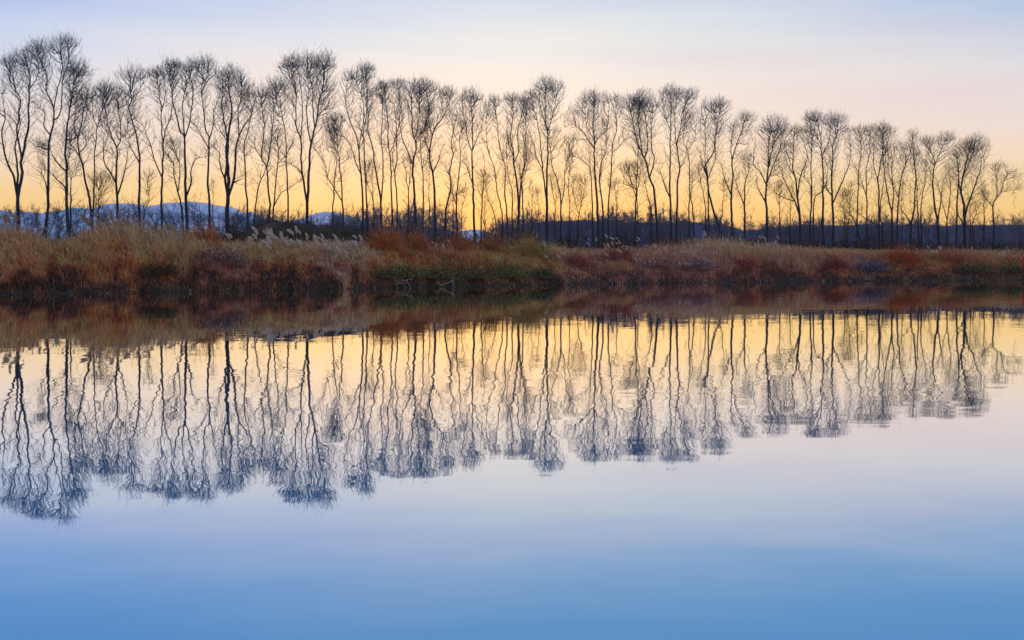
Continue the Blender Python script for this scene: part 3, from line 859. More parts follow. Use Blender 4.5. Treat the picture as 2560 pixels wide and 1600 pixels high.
T(2100, 13, 2, 'o', 'narrow Y-forked trunk right of the V-forked tree', [(560, 625, 760, .9)],
  [(578, 1210), (580, 1080), (595, 970), (600, 900), (590, 820)], [(578, 1075), (550, 960), (540, 880)])
T(2100, 18, 1, 'o', 'thick straight trunk on the left side of the rightmost dense crown', [(590, 660, 690, 1.2)],
  [(627, 1220), (628, 1050), (632, 900), (630, 800), (620, 700)])
T(2100, 26, 0, 'o', 'many-stemmed tree of the rightmost dense crown', [(640, 800, 612, 1.5), (640, 740, 640, 1.2)],
  [(675, 1230), (670, 1100), (665, 1000), (650, 930), (660, 830), (680, 740), (700, 650)], [(671, 1080), (690, 1000), (720, 920), (760, 820), (780, 720)],
  [(668, 1130), (650, 1070), (635, 1030)], [(660, 850), (690, 780), (730, 700), (745, 640)], [(655, 960), (640, 880), (640, 780)])
T(2100, 10, 7, 'r', 'low twiggy stem, left of two between the last dense crown and the lone tree', [(680, 730, 940, .9)],
  [(703, 1210), (708, 1110), (700, 1010)])
T(2100, 11, 7, 'r', 'low twiggy stem, right of two between the last dense crown and the lone tree', [(710, 760, 970, .8)],
  [(725, 1210), (716, 1100), (735, 1040)])
T(2100, 12, 7, 'r', 'small rusty-twigged tree left of the lone last tree', [(745, 810, 900, 1.0)],
  [(775, 1230), (775, 1050), (770, 960)], [(775, 1130), (740, 1090)])
T(2100, 17, 0, 'o', 'lone open-branched tree that ends the row at the right', [(810, 900, 750, .8), (890, 985, 800, .6), (765, 800, 880, .6)],
  [(826, 1235), (832, 1120), (825, 1010), (840, 970), (870, 930), (900, 850), (935, 810)], [(826, 1015), (805, 980), (775, 940), (770, 880)],
  [(845, 965), (850, 870), (835, 800)], [(870, 930), (920, 920), (970, 910)])
T(2100, 9, 40, 'o', 'small distant tree poking over the woods at the right edge', [(950, 994, 1060, 1.2)],
  [(975, 1200), (975, 1120), (972, 1080)])
T(-260, 16, 4, 'b', 'tree just outside the left edge whose low limb reaches into view', [(140, 250, 300, .8)],
  [(215, 1150), (215, 1000), (205, 800), (215, 600), (190, 480), (190, 380)], [(212, 900), (240, 870), (265, 885), (290, 882)], [(210, 700), (240, 600), (250, 500)])

MATK = {'b': 'twig', 'o': 'twig_olive', 'r': 'twig_rust'}


def to_world(cx, cy, off, D):
    px = off + cx / S
    py = 50 + cy / S
    return (px - 1280) * D / F, D, CAMH + (HZ - py) * D / F


def grow_tree(rec, R):
    off, w, dD, kind, label, crowns, stems = rec
    px0 = off + stems[0][0][0] / S
    D = tree_dist(px0) + dD + R.uniform(-1.5, 1.5)
    m_px = D / F / S                     # metres per trace unit
    base_r = max(w * m_px * 0.5 * 0.74, 0.045)
    bx = (px0 - 1280) * D / F
    bz = float(ground(bx, D))
    root = empty('tree', (bx, D, bz))
    tag(root, label, 'tree', 'bare trees in the row on the far bank')
    paths = []
    nodes, nr = [], []
    for si, st in enumerate(stems):
        pts = [np.array(to_world(x, y, off, D)) for x, y in st]
        pts = np.array(pts)
        if si == 0:
            low = pts[0].copy()
            if low[2] > bz + 0.2:
                pts = np.vstack([[bx, D, bz - 0.25], pts[0:]])
            else:
                pts[0, 2] = bz - 0.25
            pts[0, 0] = bx
            r0, ydir, y0 = base_r, R.uniform(-.5, .5), 0.0
        else:
            # start inside the limb it leaves
            A = np.concatenate([p[0] for p in paths])
            Rr = np.concatenate([p[1] for p in paths])
            dd = np.hypot(A[:, 0] - pts[0, 0], A[:, 2] - pts[0, 2])
            k = int(np.argmin(dd))
            y0 = A[k, 1] - D
            r0 = Rr[k] * 0.78
            pts[0, 0], pts[0, 2] = A[k, 0], A[k, 2]
            ydir = R.uniform(-1, 1)
        span = np.linalg.norm(pts[-1] - pts[0])
        P = smooth_poly(pts, 4)
        al = np.concatenate([[0], np.cumsum(np.linalg.norm(np.diff(P, axis=0), axis=1))])
        t = al / max(al[-1], 1e-6)
        P[:, 1] = D + y0 + ydir * (0.22 if si else 0.08) * span * (t ** 1.3)
        # keep the same line of sight shape while limbs come forward or go back
        wig = (hash_noise(al * 1.4, al * 0 + si * 7.1 + px0, 17) - 0.5) * 0.16
        P[:, 0] += wig * np.clip(t * 4, 0, 1)
        tip_r = 0.014
        Rd = tip_r + (r0 - tip_r) * (1 - t) ** 0.85
        if si == 0:
            Rd = Rd * (1 + 0.35 * np.exp(-al / 0.5))
        paths.append((P, Rd))
        nodes.append(P[t > (0.22 if si == 0 else 0.12)])
        nr.append(Rd[t > (0.22 if si == 0 else 0.12)])
        V_, fc = tube(P - np.array([bx, D, bz]), Rd, 7 if w > 14 else 5)
        nm = 'trunk' if si == 0 else 'limb'
        add_obj(nm, mesh_np(nm, V_, fc, M['bark'], smooth=True), root)
    # --- crown points: dense patches first, then a haze of side twigs along the limbs
    att = []
    for (x0, x1, top, dens) in crowns:
        rx = (x1 - x0) / 2
        cx = (x0 + x1) / 2
        tall = crowns and (x1 - x0) > 75
        ry = rx * (1.15 if tall else 1.3)
        n = int(dens * rx * ry / 4.9) + 22
        u = R.normal(size=(n, 3))
        u /= np.linalg.norm(u, axis=1, keepdims=True)
        rr = R.random(n) ** (1 / 2.0)
        # uneven outline: lobes pull the edge in and out
        ang = np.arctan2(u[:, 2], u[:, 0])
        ph = R.uniform(0, 6.28, 3)
        lobe = 1 + 0.13 * np.sin(3 * ang + ph[0]) + 0.10 * np.sin(5 * ang + ph[1]) + 0.06 * np.sin(9 * ang + ph[2])
        rr = rr * lobe
        X = cx + u[:, 0] * rr * rx * 1.3 * np.where(u[:, 2] < 0, 1.0 + 0.35 * u[:, 2], 1.0)
        Yc = top + ry - u[:, 2] * rr * ry * np.where(u[:, 2] < 0, 3.0, 1.0)
        ws = np.array([to_world(a, b_, off, D) for a, b_ in zip(X, Yc)])
        ws[:, 1] += u[:, 1] * rr * rx * m_px * 0.9
        att.append(ws)
    for k, (P, Rd) in enumerate(paths):
        al = np.concatenate([[0], np.cumsum(np.linalg.norm(np.diff(P, axis=0), axis=1))])
        L = al[-1]
        n = int(L * (24.0 if k else 18.0))
        t = R.random(n) ** 0.62
        t = t[t > (0.33 if k == 0 else 0.15)]
        idx = t * (len(P) - 1)
        i0 = np.clip(idx.astype(int), 0, len(P) - 2)
        fr_ = (idx - i0)[:, None]
        B = P[i0] * (1 - fr_) + P[i0 + 1] * fr_
        az = R.uniform(0, 2 * math.pi, len(B))
        reach = np.minimum(R.gamma(2.0, 0.55, len(B)), 2.4) * (0.45 + 0.85 * t)
        B = B + np.stack([np.cos(az) * reach, np.sin(az) * reach, reach * R.uniform(0.1, 0.9, len(B))], 1)
        att.append(B)
        # tip spray
        n2 = 26
        B = P[-1] + R.normal(size=(n2, 3)) * np.array([.42, .42, .5]) + np.array([0, 0, .25])
        att.append(B)
    att = np.concatenate(att)
    # shoots of one crown end together along its rounded top
    topz = CAMH + (HZ - (50 + min(c_[2] for c_ in crowns) / S)) * D / F
    cxs = np.array([((off + (c_[0] + c_[1]) / 2 / S) - 1280) * D / F for c_ in crowns])
    crs = np.array([(c_[1] - c_[0]) / 2 / S * D / F for c_ in crowns])
    ctz = np.array([CAMH + (HZ - (50 + c_[2] / S)) * D / F for c_ in crowns])
    k = np.abs(att[:, 0:1] - cxs[None, :]) / (crs[None, :] + 0.4)
    lim = np.max(ctz[None, :] - np.minimum(k, 3) ** 2 * 0.7, axis=1) + R.normal(size=len(att)) * 0.35
    att = att[att[:, 2] < lim]
    N0 = np.concatenate(nodes)
    NR = np.concatenate(nr)
    d0 = np.sqrt(((att[:, None, :] - N0[None, :, :]) ** 2).sum(2)).min(1)
    att = att[np.argsort(d0)]
    cap = len(N0) + 3 * len(att) + 10
    NP = np.zeros((cap, 3))
    NP[:len(N0)] = N0
    ND = np.zeros((cap, 3))
    ND[:len(N0)] = (0, 0, 1)
    c0 = 0
    for nd_ in nodes:
        if len(nd_) > 1:
            g_ = np.gradient(nd_, axis=0)
            ND[c0:c0 + len(nd_)] = g_ / (np.linalg.norm(g_, axis=1, keepdims=True) + 1e-9)
        c0 += len(nd_)
    parent = np.full(cap, -1, np.int64)
    cnt = len(N0)
    n_base = cnt
    tips = []
    for a in att:
        v = NP[:cnt] - a
        dist = np.sqrt((v * v).sum(1))
        cs = -(v * ND[:cnt]).sum(1) / (dist + 1e-6)
        cost = dist * (1 + 1.1 * np.clip(v[:, 2] / (dist + 1e-6) + 0.55, 0, 2) + 0.7 * (1 - cs))
        k = int(np.argmin(cost))
        d = dist[k]
        if d < 0.07 or d > 1.7:
            continue
        p = NP[k]
        nseg = 1 if d < 0.5 else (2 if d < 1.2 else 3)
        par = k
        for s in range(1, nseg + 1):
            tt = s / nseg
            q_ = p * (1 - tt) + a * tt
            if s < nseg:
                bow = ND[k] * (0.12 * d * math.sin(math.pi * tt))
                q_ = q_ * 1.0 + bow * 0.7 + R.normal(size=3) * 0.035 * d
            NP[cnt] = q_
            dn = q_ - NP[par]
            ND[cnt] = dn / (math.sqrt((dn * dn).sum()) + 1e-9) * 0.8 + ND[k] * 0.2
            parent[cnt] = par
            par = cnt
            cnt += 1
        tips.append(par)
    # let the shoots straighten, as poplar twigs do
    ii_ = np.arange(n_base, cnt)
    pp_ = parent[ii_]
    nch = np.bincount(pp_, minlength=cnt).astype(float)
    for _ in range(5):
        sm = np.stack([np.bincount(pp_, weights=NP[ii_, a_], minlength=cnt) for a_ in range(3)], 1)
        has = nch[ii_] > 0
        i2 = ii_[has]
        NP[i2] = 0.4 * NP[i2] + 0.3 * NP[parent[i2]] + 0.3 * sm[i2] / nch[i2][:, None]
    lf = ii_[nch[ii_] == 0]
    dl = NP[lf] - NP[parent[lf]]
    ll = np.linalg.norm(dl, axis=1, keepdims=True) + 1e-9
    dl = dl / ll * 0.7 + np.array([0, 0, 0.5])
    dl /= np.linalg.norm(dl, axis=1, keepdims=True)
    NP[lf] = NP[parent[lf]] + dl * np.minimum(ll, 0.9)
    desc = np.ones(cnt)
    for i in range(cnt - 1, n_base - 1, -1):
        pr_ = parent[i]
        if pr_ >= n_base:
            desc[pr_] += desc[i]
    idx = np.arange(n_base, cnt)
    par = parent[idx]
    rad = np.minimum(0.0056 * desc ** 0.46, 0.06)
    r1 = rad[idx]
    r0 = np.where(par >= n_base, np.minimum(rad[par], r1 * 1.6), r1 * 1.3)
    O = np.array([bx, D, bz])
    ends = desc[idx] <= 1.01          # last pieces run out to a point
    bi, bp = idx[~ends], par[~ends]
    Vs, q_ = segs_mesh(NP[bp] - O, NP[bi] - O, r0[~ends], r1[~ends], 3)
    ei, ep = idx[ends], par[ends]
    ext = (NP[ei] - NP[ep]) * 0.12
    Ve, te = spikes_mesh(NP[ep] - O, NP[ei] + ext - O, np.full(len(ei), 0.0082))
    # last year's shoots at every tip
    tips = np.array(tips)
    ks = 2
    tp = np.repeat(tips, ks)
    dirv = NP[tp] - NP[parent[tp]]
    dirv /= np.linalg.norm(dirv, axis=1, keepdims=True) + 1e-6
    dv = dirv * 0.8 + np.array([0, 0, 0.6]) + R.normal(size=(len(tp), 3)) * 0.42
    dv /= np.linalg.norm(dv, axis=1, keepdims=True)
    ln = R.uniform(0.16, 0.55, len(tp))[:, None]
    p0 = NP[tp] - O
    V2, t2 = spikes_mesh(p0, p0 + dv * ln, np.full(len(tp), 0.0062))
    # a few leaves still hanging on
    nl = int(len(tips) * 0.55)
    li = R.integers(0, len(tp), nl)
    lp = p0[li] + dv[li] * ln[li] * R.random((nl, 1))
    e1 = R.normal(size=(nl, 3))
    e1 /= np.linalg.norm(e1, axis=1, keepdims=True)
    e2 = np.cross(e1, R.normal(size=(nl, 3)))
    e2 /= np.linalg.norm(e2, axis=1, keepdims=True)
    sz = R.uniform(0.018, 0.048, (nl, 1))
    V3 = np.stack([lp - e1 * sz, lp + e2 * sz * 1.3, lp + e1 * sz], 1).reshape(-1, 3)
    q3 = (np.arange(nl) * 3)[:, None] + np.array([[0, 1, 2]])
    Vall = np.vstack([Vs, V2, V3, Ve])
    me = mesh_np('crown', Vall, [q_, t2 + len(Vs), q3 + len(Vs) + len(V2), te + len(Vs) + len(V2) + len(V3)], M[MATK[kind]])
    add_obj('crown', me, root)
    return root


for ti, rec in enumerate(TREES):
    grow_tree(rec, np.random.default_rng(500 + ti))


# ------------------------------------------------------------------ far woods, undergrowth and bare shrubs
def twig_clump(R, n_stem, h, spread, n_tw, r=0.02, up=0.8, tipr=0.01):
    """a bare shrub or small far tree as loose stems and twigs; returns V, faces"""
    P0, P1, R0, R1 = [], [], [], []
    S0, S1 = [], []
    for i in range(n_stem):
        a = R.uniform(0, 2 * math.pi)
        p = np.array([R.normal() * 0.12 * spread, R.normal() * 0.12 * spread, -0.1])
        d = np.array([math.cos(a) * spread / h * R.uniform(0.1, 1.0), math.sin(a) * spread / h * R.uniform(0.1, 1.0), 1.0])
        hh = h * R.uniform(0.7, 1.0)
        ns = 4
        pts = [p]
        for s in range(ns):
            p = p + d * hh / ns + R.normal(size=3) * hh * 0.035
            pts.append(p)
        for s in range(ns):
            P0.append(pts[s]); P1.append(pts[s + 1])
            R0.append(r * (1 - s / ns) + 0.006); R1.append(r * (1 - (s + 1) / ns) + 0.006)
        for k in range(n_tw):
            t = R.random() ** 0.6 * (ns - 1e-3)
            s = int(t)
            q = pts[s] * (1 - (t - s)) + pts[s + 1] * (t - s)
            dv = R.normal(size=3) * 0.6 + np.array([0, 0, up])
            dv /= np.linalg.norm(dv)
            L = h * R.uniform(0.08, 0.26)
            e = q + dv * L
            P0.append(q); P1.append(e); R0.append(r * 0.35); R1.append(r * 0.18)
            for m_ in range(3):
                dv2 = dv + R.normal(size=3) * 0.5
                dv2 /= np.linalg.norm(dv2)
                st_ = q + dv * L * R.uniform(0.3, 1)
                S0.append(st_); S1.append(st_ + dv2 * L * R.uniform(0.4, 0.9))
    V1, q1 = segs_mesh(np.array(P0), np.array(P1), np.array(R0), np.array(R1), 3)
    V2, t2 = spikes_mesh(np.array(S0), np.array(S1), np.full(len(S0), tipr))
    return np.vstack([V1, V2]), q1, t2 + len(V1)


def scatter(protos, XY, Z, SCL, ROT):
    """join many turned and scaled copies of prototypes into one set of arrays"""
    Vs, Q, Tt = [], [], []
    base = 0
    for i in range(len(XY)):
        V_, q_, t_ = protos[i % len(protos)]
        c, s = math.cos(ROT[i]), math.sin(ROT[i])
        A = V_ * SCL[i]
        B = np.stack([A[:, 0] * c - A[:, 1] * s + XY[i][0], A[:, 0] * s + A[:, 1] * c + XY[i][1], A[:, 2] + Z[i]], 1)
        Vs.append(B)
        Q.append(q_ + base)
        Tt.append(t_ + base)
        base += len(V_)
    return np.vstack(Vs), np.concatenate(Q), np.concatenate(Tt)


R = np.random.default_rng(77)
fp = [twig_clump(R, 3, 10.0, 4.2, 20, r=0.10, up=1.0, tipr=0.045) for _ in range(7)]
WT = [(575, 552), (640, 540), (700, 538), (760, 548), (800, 545), (860, 540), (900, 532), (960, 530), (1020, 526), (1080, 530), (1120, 532), (1145, 548), (1160, 585), (1195, 600), (1210, 585), (1225, 560), (1300, 545), (1400, 540), (1500, 538),
      (1600, 540), (1700, 538), (1780, 542), (1815, 556), (1850, 572), (1880, 562), (1950, 556), (2100, 552), (2250, 551), (2400, 556), (2480, 558), (2560, 556), (2800, 556), (3100, 560)]
wx_, wy_ = [p[0] for p in WT], [p[1] for p in WT]
XY, Z, SCL, ROT = [], [], [], []
for i in range(480):
    px = R.uniform(575, 3000) if i % 8 else R.uniform(1215, 3000)
    if 1152 < px < 1208:
        continue
    D = R.uniform(235, 290)
    x = (px - 1280) * D / F
    top = CAMH + (HZ - float(np.interp(px, wx_, wy_)) + R.normal() * 8) * D / F
    zz = 3.0
    h = (top - zz) * R.uniform(0.86, 1.08)
    XY.append((x, D)); Z.append(zz); SCL.append(h / 9.6); ROT.append(R.uniform(0, 6.28))
V_, Q_, T_ = scatter(fp, XY, Z, SCL, ROT)
o = add_obj('far_woods', mesh_np('far_woods', V_, [Q_, T_], M['far_twig']))
tag(o, 'dark blue line of bare far woods behind the row of trees', kind='stuff')

# brown hem of undergrowth at the feet of the trees
ug = [twig_clump(R, 4, 1.3, 1.2, 4, r=0.024, up=0.7, tipr=0.026) for _ in range(6)]
XY, Z, SCL, ROT = [], [], [], []
for i in range(560):
    px = R.uniform(-80, 2680)
    D = tree_dist(px) - R.uniform(2, 26)
    x = (px - 1280) * D / F
    g = float(ground(x, D))
    XY.append((x, D)); Z.append(g); SCL.append(R.uniform(0.8, 1.6) if px > 560 else R.uniform(0.4, .8)); ROT.append(R.uniform(0, 6.28))
V_, Q_, T_ = scatter(ug, XY, Z, SCL, ROT)
M['undergrowth'] = noise_mat('undergrowth', (0.075, 0.036, 0.018), (0.15, 0.070, 0.034), 0.3, c2=(0.055, 0.046, 0.022))
o = add_obj('undergrowth', mesh_np('undergrowth', V_, [Q_, T_], M['undergrowth']))
tag(o, 'dark brown tangled undergrowth along the feet of the trees', kind='stuff')

# mound behind the pale plumes, left of centre
mx_ = np.linspace(-1, 1, 60)
A, B = np.meshgrid(mx_, np.linspace(-1, 1, 24))
mD = 84.0
mc = (745 - 1280) * mD / F
mz = np.clip(1 - A ** 2, 0, 1) ** 0.6 * np.clip(1 - B ** 2, 0, 1) ** 0.6
gxx = mc + A * 7.2
gyy = mD + B * 4.0
zz = ground(gxx, gyy) - 0.15 + mz * 1.8 + (hash_noise(gxx * 0.9, gyy * 0.9, 55) - 0.5) * 0.8 * mz
V_ = np.stack([gxx, gyy, zz], 2).reshape(-1, 3)
i_ = (np.arange(23)[:, None] * 60 + np.arange(59)[None, :]).ravel()
o = add_obj('earth_mound', mesh_np('earth_mound', V_, [np.stack([i_, i_ + 1, i_ + 61, i_ + 60], 1)], M['undergrowth'], smooth=True))
tag(o, 'low dark brown mound behind the pale plumes left of centre', kind='structure')
XY, Z, SCL, ROT = [], [], [], []
for i in range(260):
    a, b_ = R.uniform(-.97, .97), R.uniform(-.9, .7)
    x, y = mc + a * 7.2, mD + b_ * 4.0
    k = np.clip(1 - a * a, 0, 1) ** .6 * np.clip(1 - b_ * b_, 0, 1) ** .6
    XY.append((x, y)); Z.append(float(ground(x, y)) - 0.15 + k * 1.8); SCL.append(R.uniform(0.22, 0.42)); ROT.append(R.uniform(0, 6.28))
V_, Q_, T_ = scatter(ug, XY, Z, SCL, ROT)
o = add_obj('mound_scrub', mesh_np('mound_scrub', V_, [Q_, T_], M['undergrowth']))
tag(o, 'short dark scrub covering the low mound left of centre', kind='stuff')

# dark scrub growing over the snowy slope itself
XY, Z, SCL, ROT = [], [], [], []
snow = bpy.data.objects['snowy_hill'].data
sco = np.empty(len(snow.vertices) * 3, np.float32)
snow.vertices.foreach_get('co', sco)
sco = sco.reshape(-1, 3)
sp = [twig_clump(R, 3, 10.0, 4.0, 9, r=0.08, up=1.0, tipr=0.05) for _ in range(6)]
fr_ = sco[(sco[:, 1] < 291) & (sco[:, 2] > 2.0)]
for i in range(340):
    v = fr_[R.integers(0, len(fr_))]
    XY.append((float(v[0]) + R.normal() * 1.5, float(v[1]))); Z.append(float(v[2]) - 0.5); SCL.append(R.uniform(0.14, 0.42)); ROT.append(R.uniform(0, 6.28))
V_, Q_, T_ = scatter(sp, XY, Z, SCL, ROT)
o = add_obj('slope_scrub', mesh_np('slope_scrub', V_, [Q_, T_], M['far_twig']))
tag(o, 'dark bare scrub speckling the snowy slope at the left', kind='stuff')

# bare shrubs in front of the snowy slope, each its own plant
shp = []
for k in range(4):
    V_, q_, t_ = twig_clump(R, 9, 4.6, 2.6, 24, r=0.035, up=0.7, tipr=0.017)
    shp.append(mesh_np('branches', V_, [q_, t_], M['twig']))
SHR = [(20, 525, 'bare shrub in the left corner, left of the four-stemmed trunk'), (70, 522, 'bare shrub directly right of the four-stemmed trunk'), (110, 518, 'bare shrub at the foot of the tallest tree, on its left'),
       (145, 522, 'bare shrub between the tallest tree and the trunk with the leaning crown'), (195, 505, 'taller bare shrub just right of the trunk with the leaning tufted crown'), (250, 520, 'bare shrub below the short brown bushy tree'),
       (285, 512, 'bare shrub against the snow left of the wide Y-forked trunk'), (325, 518, 'bare shrub against the snow right of the wide Y-forked trunk'), (375, 516, 'bare shrub between the pointed-crown tree and the slim tree with two heads'),
       (420, 514, 'bare shrub right of the slim tree with two bushy heads'), (440, 526, 'low bare shrub left of the trumpet-shaped tree'), (492, 512, 'bare shrub right of the trumpet-shaped tree'), (535, 530, 'low bare shrub left of the thickest short trunk'),
       (590, 520, 'bare shrub just right of the thickest short trunk'), (640, 518, 'bare shrub between the slanting trunk and the thin forked tree'), (690, 524, 'bare shrub right of the limb that sweeps out low'),
       (750, 540, 'bare shrub left of the broad two-stemmed tree'), (855, 530, 'bare shrub before the lilac hill under the round crown')]
for i, (px, py, lab) in enumerate(SHR):
    D = tree_dist(px) + R.uniform(9, 22)
    x = (px - 1280) * D / F
    g = float(ground(x, D))
    top = CAMH + (HZ - py) * D / F
    e = empty('bare_shrub', (x, D, g))
    tag(e, lab, 'shrub', 'bare shrubs behind the left trees')
    b_ = add_obj('branches', shp[i % 4], e)
    s = (top - g) / 4.7
    e.scale = (s * 1.05, s, s)
    e.rotation_euler = (0, 0, R.uniform(0, 6.28))

# ------------------------------------------------------------------ bank vegetation
# height of the plant tops above the water along the bank, by picture column
TOPX = [-200, 0, 60, 140, 200, 260, 320, 380, 440, 500, 560, 620, 700, 800, 880, 930, 1000, 1100, 1200, 1300, 1400, 1500, 1600, 1700, 1760, 1860, 1960, 2050, 2150, 2250, 2350, 2450, 2560, 2800]
TOPY = [570, 568, 572, 606, 600, 566, 548, 556, 570, 590, 598, 622, 628, 636, 640, 618, 610, 606, 604, 604, 606, 610, 606, 600, 594, 596, 610, 622, 624, 622, 620, 622, 632, 640]


def patch_colour(px, f):
    """mean colour of the plants, waterline shade mixed in: px picture column, f 0 at the waterline to 1 at the back"""
    px = np.asarray(px, float)
    f = np.asarray(f, float)
    n = len(px)
    TAN = np.array([.40, .205, .115]); RUST = np.array([.28, .135, .070]); ORANGE = np.array([.34, .145, .050]); PINK = np.array([.42, .235, .20])
    KHAKI = np.array([.27, .20, .07]); GREEN = np.array([.095, .095, .036]); RED = np.array([.26, .065, .050]); PURP = np.array([.27, .14, .13])
    MUD_SHADE = np.array([.026, .024, .016]); MAUVE = np.array([.27, .17, .16]); SLATE = np.array([.13, .13, .17]); BROWN = np.array([.20, .115, .07])
    #         px centre, width, f centre, width, weight, colour
    PT = [(1230, 120, .7, .3, 1.0, RUST), (1500, 130, .6, .3, .9, RUST), (2120, 110, .65, .3, 1.3, RUST), (2450, 130, .6, .3, 1.2, ORANGE), (0, 120, .8, .4, 1, TAN), (60, 90, .45, .25, 1.2, RUST), (190, 70, .5, .3, 1, KHAKI), (250, 90, .45, .3, .9, RUST), (330, 90, .8, .4, 1.2, TAN), (330, 60, .35, .2, 1.2, ORANGE), (430, 60, .7, .3, 1.0, PINK),
          (430, 70, .35, .2, 1.0, KHAKI), (510, 50, .7, .3, 1.4, ORANGE), (540, 60, .35, .2, 1.4, MAUVE), (640, 80, .6, .3, 1.3, TAN), (700, 90, .45, .2, 1.0, ORANGE), (820, 80, .65, .3, 1.4, PINK), (900, 50, .45, .3, 1.2, PINK),
          (980, 55, .65, .4, 2.2, ORANGE), (1090, 80, .75, .3, 1.6, BROWN), (1150, 70, .6, .3, 1.2, RUST), (1300, 70, .75, .4, 1.8, KHAKI), (1240, 60, .6, .3, 1.2, KHAKI), (1120, 150, .10, .16, 2.4, GREEN), (1300, 80, .12, .18, 1.8, GREEN),
          (1370, 50, .4, .3, 1.0, KHAKI), (1460, 60, .45, .3, 1.4, PINK), (1545, 45, .62, .22, 2.8, RED), (1500, 90, .2, .2, 1.6, BROWN), (1640, 80, .45, .3, 1.8, PURP), (1740, 70, .35, .3, 1.8, PURP), (1440, 60, .4, .2, 1.5, RED),
          (1680, 80, .8, .3, 1.2, RUST), (1830, 80, .75, .4, 2.0, TAN), (1850, 40, .4, .2, 1.4, RED), (1930, 70, .7, .4, 1.5, TAN), (1990, 70, .5, .3, 1.4, MAUVE), (2080, 60, .5, .3, 2.0, BROWN), (2070, 50, .3, .2, 1.2, RED),
          (2180, 40, .3, .2, 2.6, SLATE), (2190, 60, .75, .3, 1.4, RUST), (2260, 70, .5, .4, 2.0, ORANGE), (2350, 90, .6, .4, 1.6, RUST), (2430, 80, .75, .3, 1.0, TAN), (2450, 60, .15, .2, 3.0, GREEN), (2540, 40, .15, .2, 3.0, GREEN), (2540, 90, .6, .4, 1.6, RUST),
          (1280, 3000, -.02, .12, 1.7, MUD_SHADE), (400, 90, .18, .12, 1.2, MUD_SHADE), (720, 140, .14, .12, 1.2, MUD_SHADE), (1930, 120, .16, .12, 1.6, MUD_SHADE), (2330, 200, .12, .1, 1.0, MUD_SHADE)]  # dark low band: waterline shade and mud put into the plant colour
    wsum = np.full(n, 0.12)
    col = np.tile(BROWN, (n, 1)) * 0.12
    jx = px + (hash_noise(px * 0.03, f * 9, 91) - 0.5) * 90
    jf = f + (hash_noise(px * 0.045, f * 7, 92) - 0.5) * 0.35
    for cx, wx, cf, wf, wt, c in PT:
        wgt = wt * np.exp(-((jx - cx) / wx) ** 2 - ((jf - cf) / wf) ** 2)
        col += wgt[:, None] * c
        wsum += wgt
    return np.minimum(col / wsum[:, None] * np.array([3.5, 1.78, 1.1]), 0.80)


def blades(R, X, Y, H, wid, lean, tone, curl=0.35, nseg=2):
    """curved tapering blades; H length, lean (n,2) horizontal lean of the tip as part of H"""
    n = len(X)
    Z0 = ground(X, Y) - 0.05
    base = np.stack([X, Y, Z0], 1)
    az = R.uniform(0, math.pi, n)
    side = np.stack([np.cos(az), np.sin(az) * 0.6, np.zeros(n)], 1) * (wid[:, None] * 0.5)
    L = np.stack([lean[:, 0], lean[:, 1], np.zeros(n)], 1) * H[:, None]
    up = np.array([[0, 0, 1.0]])
    p1 = base + up * (H * 0.55)[:, None] + L * 0.35
    p2 = base + up * (H * (1 - curl * np.hypot(lean[:, 0], lean[:, 1])))[:, None] + L
    V_ = np.stack([base - side, base + side, p1 - side * 0.8, p1 + side * 0.8, p2], 1).reshape(-1, 3)
    b_ = (np.arange(n) * 5)[:, None]
    q_ = b_ + np.array([[0, 1, 3, 2]])
    t_ = b_ + np.array([[2, 3, 4]])
    tn = np.repeat(tone, 5, axis=0)
    tn[4::5] = np.minimum(tn[4::5] * 1.5 + 0.03, 0.85)      # tips paler than the rest of the blade
    return V_, q_, t_, tn


def shore_px(px):
    """where the line of sight through picture column px meets the waterline"""
    t = (np.asarray(px, float) - 1280) / F
    D = np.full_like(t, 70.0)
    for _ in range(25):
        D = 0.5 * D + 0.5 * shore(t * D)
    return D


def bank_points(R, n, px0, px1, s0, s1, spow=1.0):
    px = R.uniform(px0, px1, n)
    s = s0 + (s1 - s0) * R.random(n) ** spow
    D0 = shore_px(px)
    t = (px - 1280) / F
    Y = D0 + s / 0.87 * (1 + 0.35 * t)
    return px, s, t * Y, Y


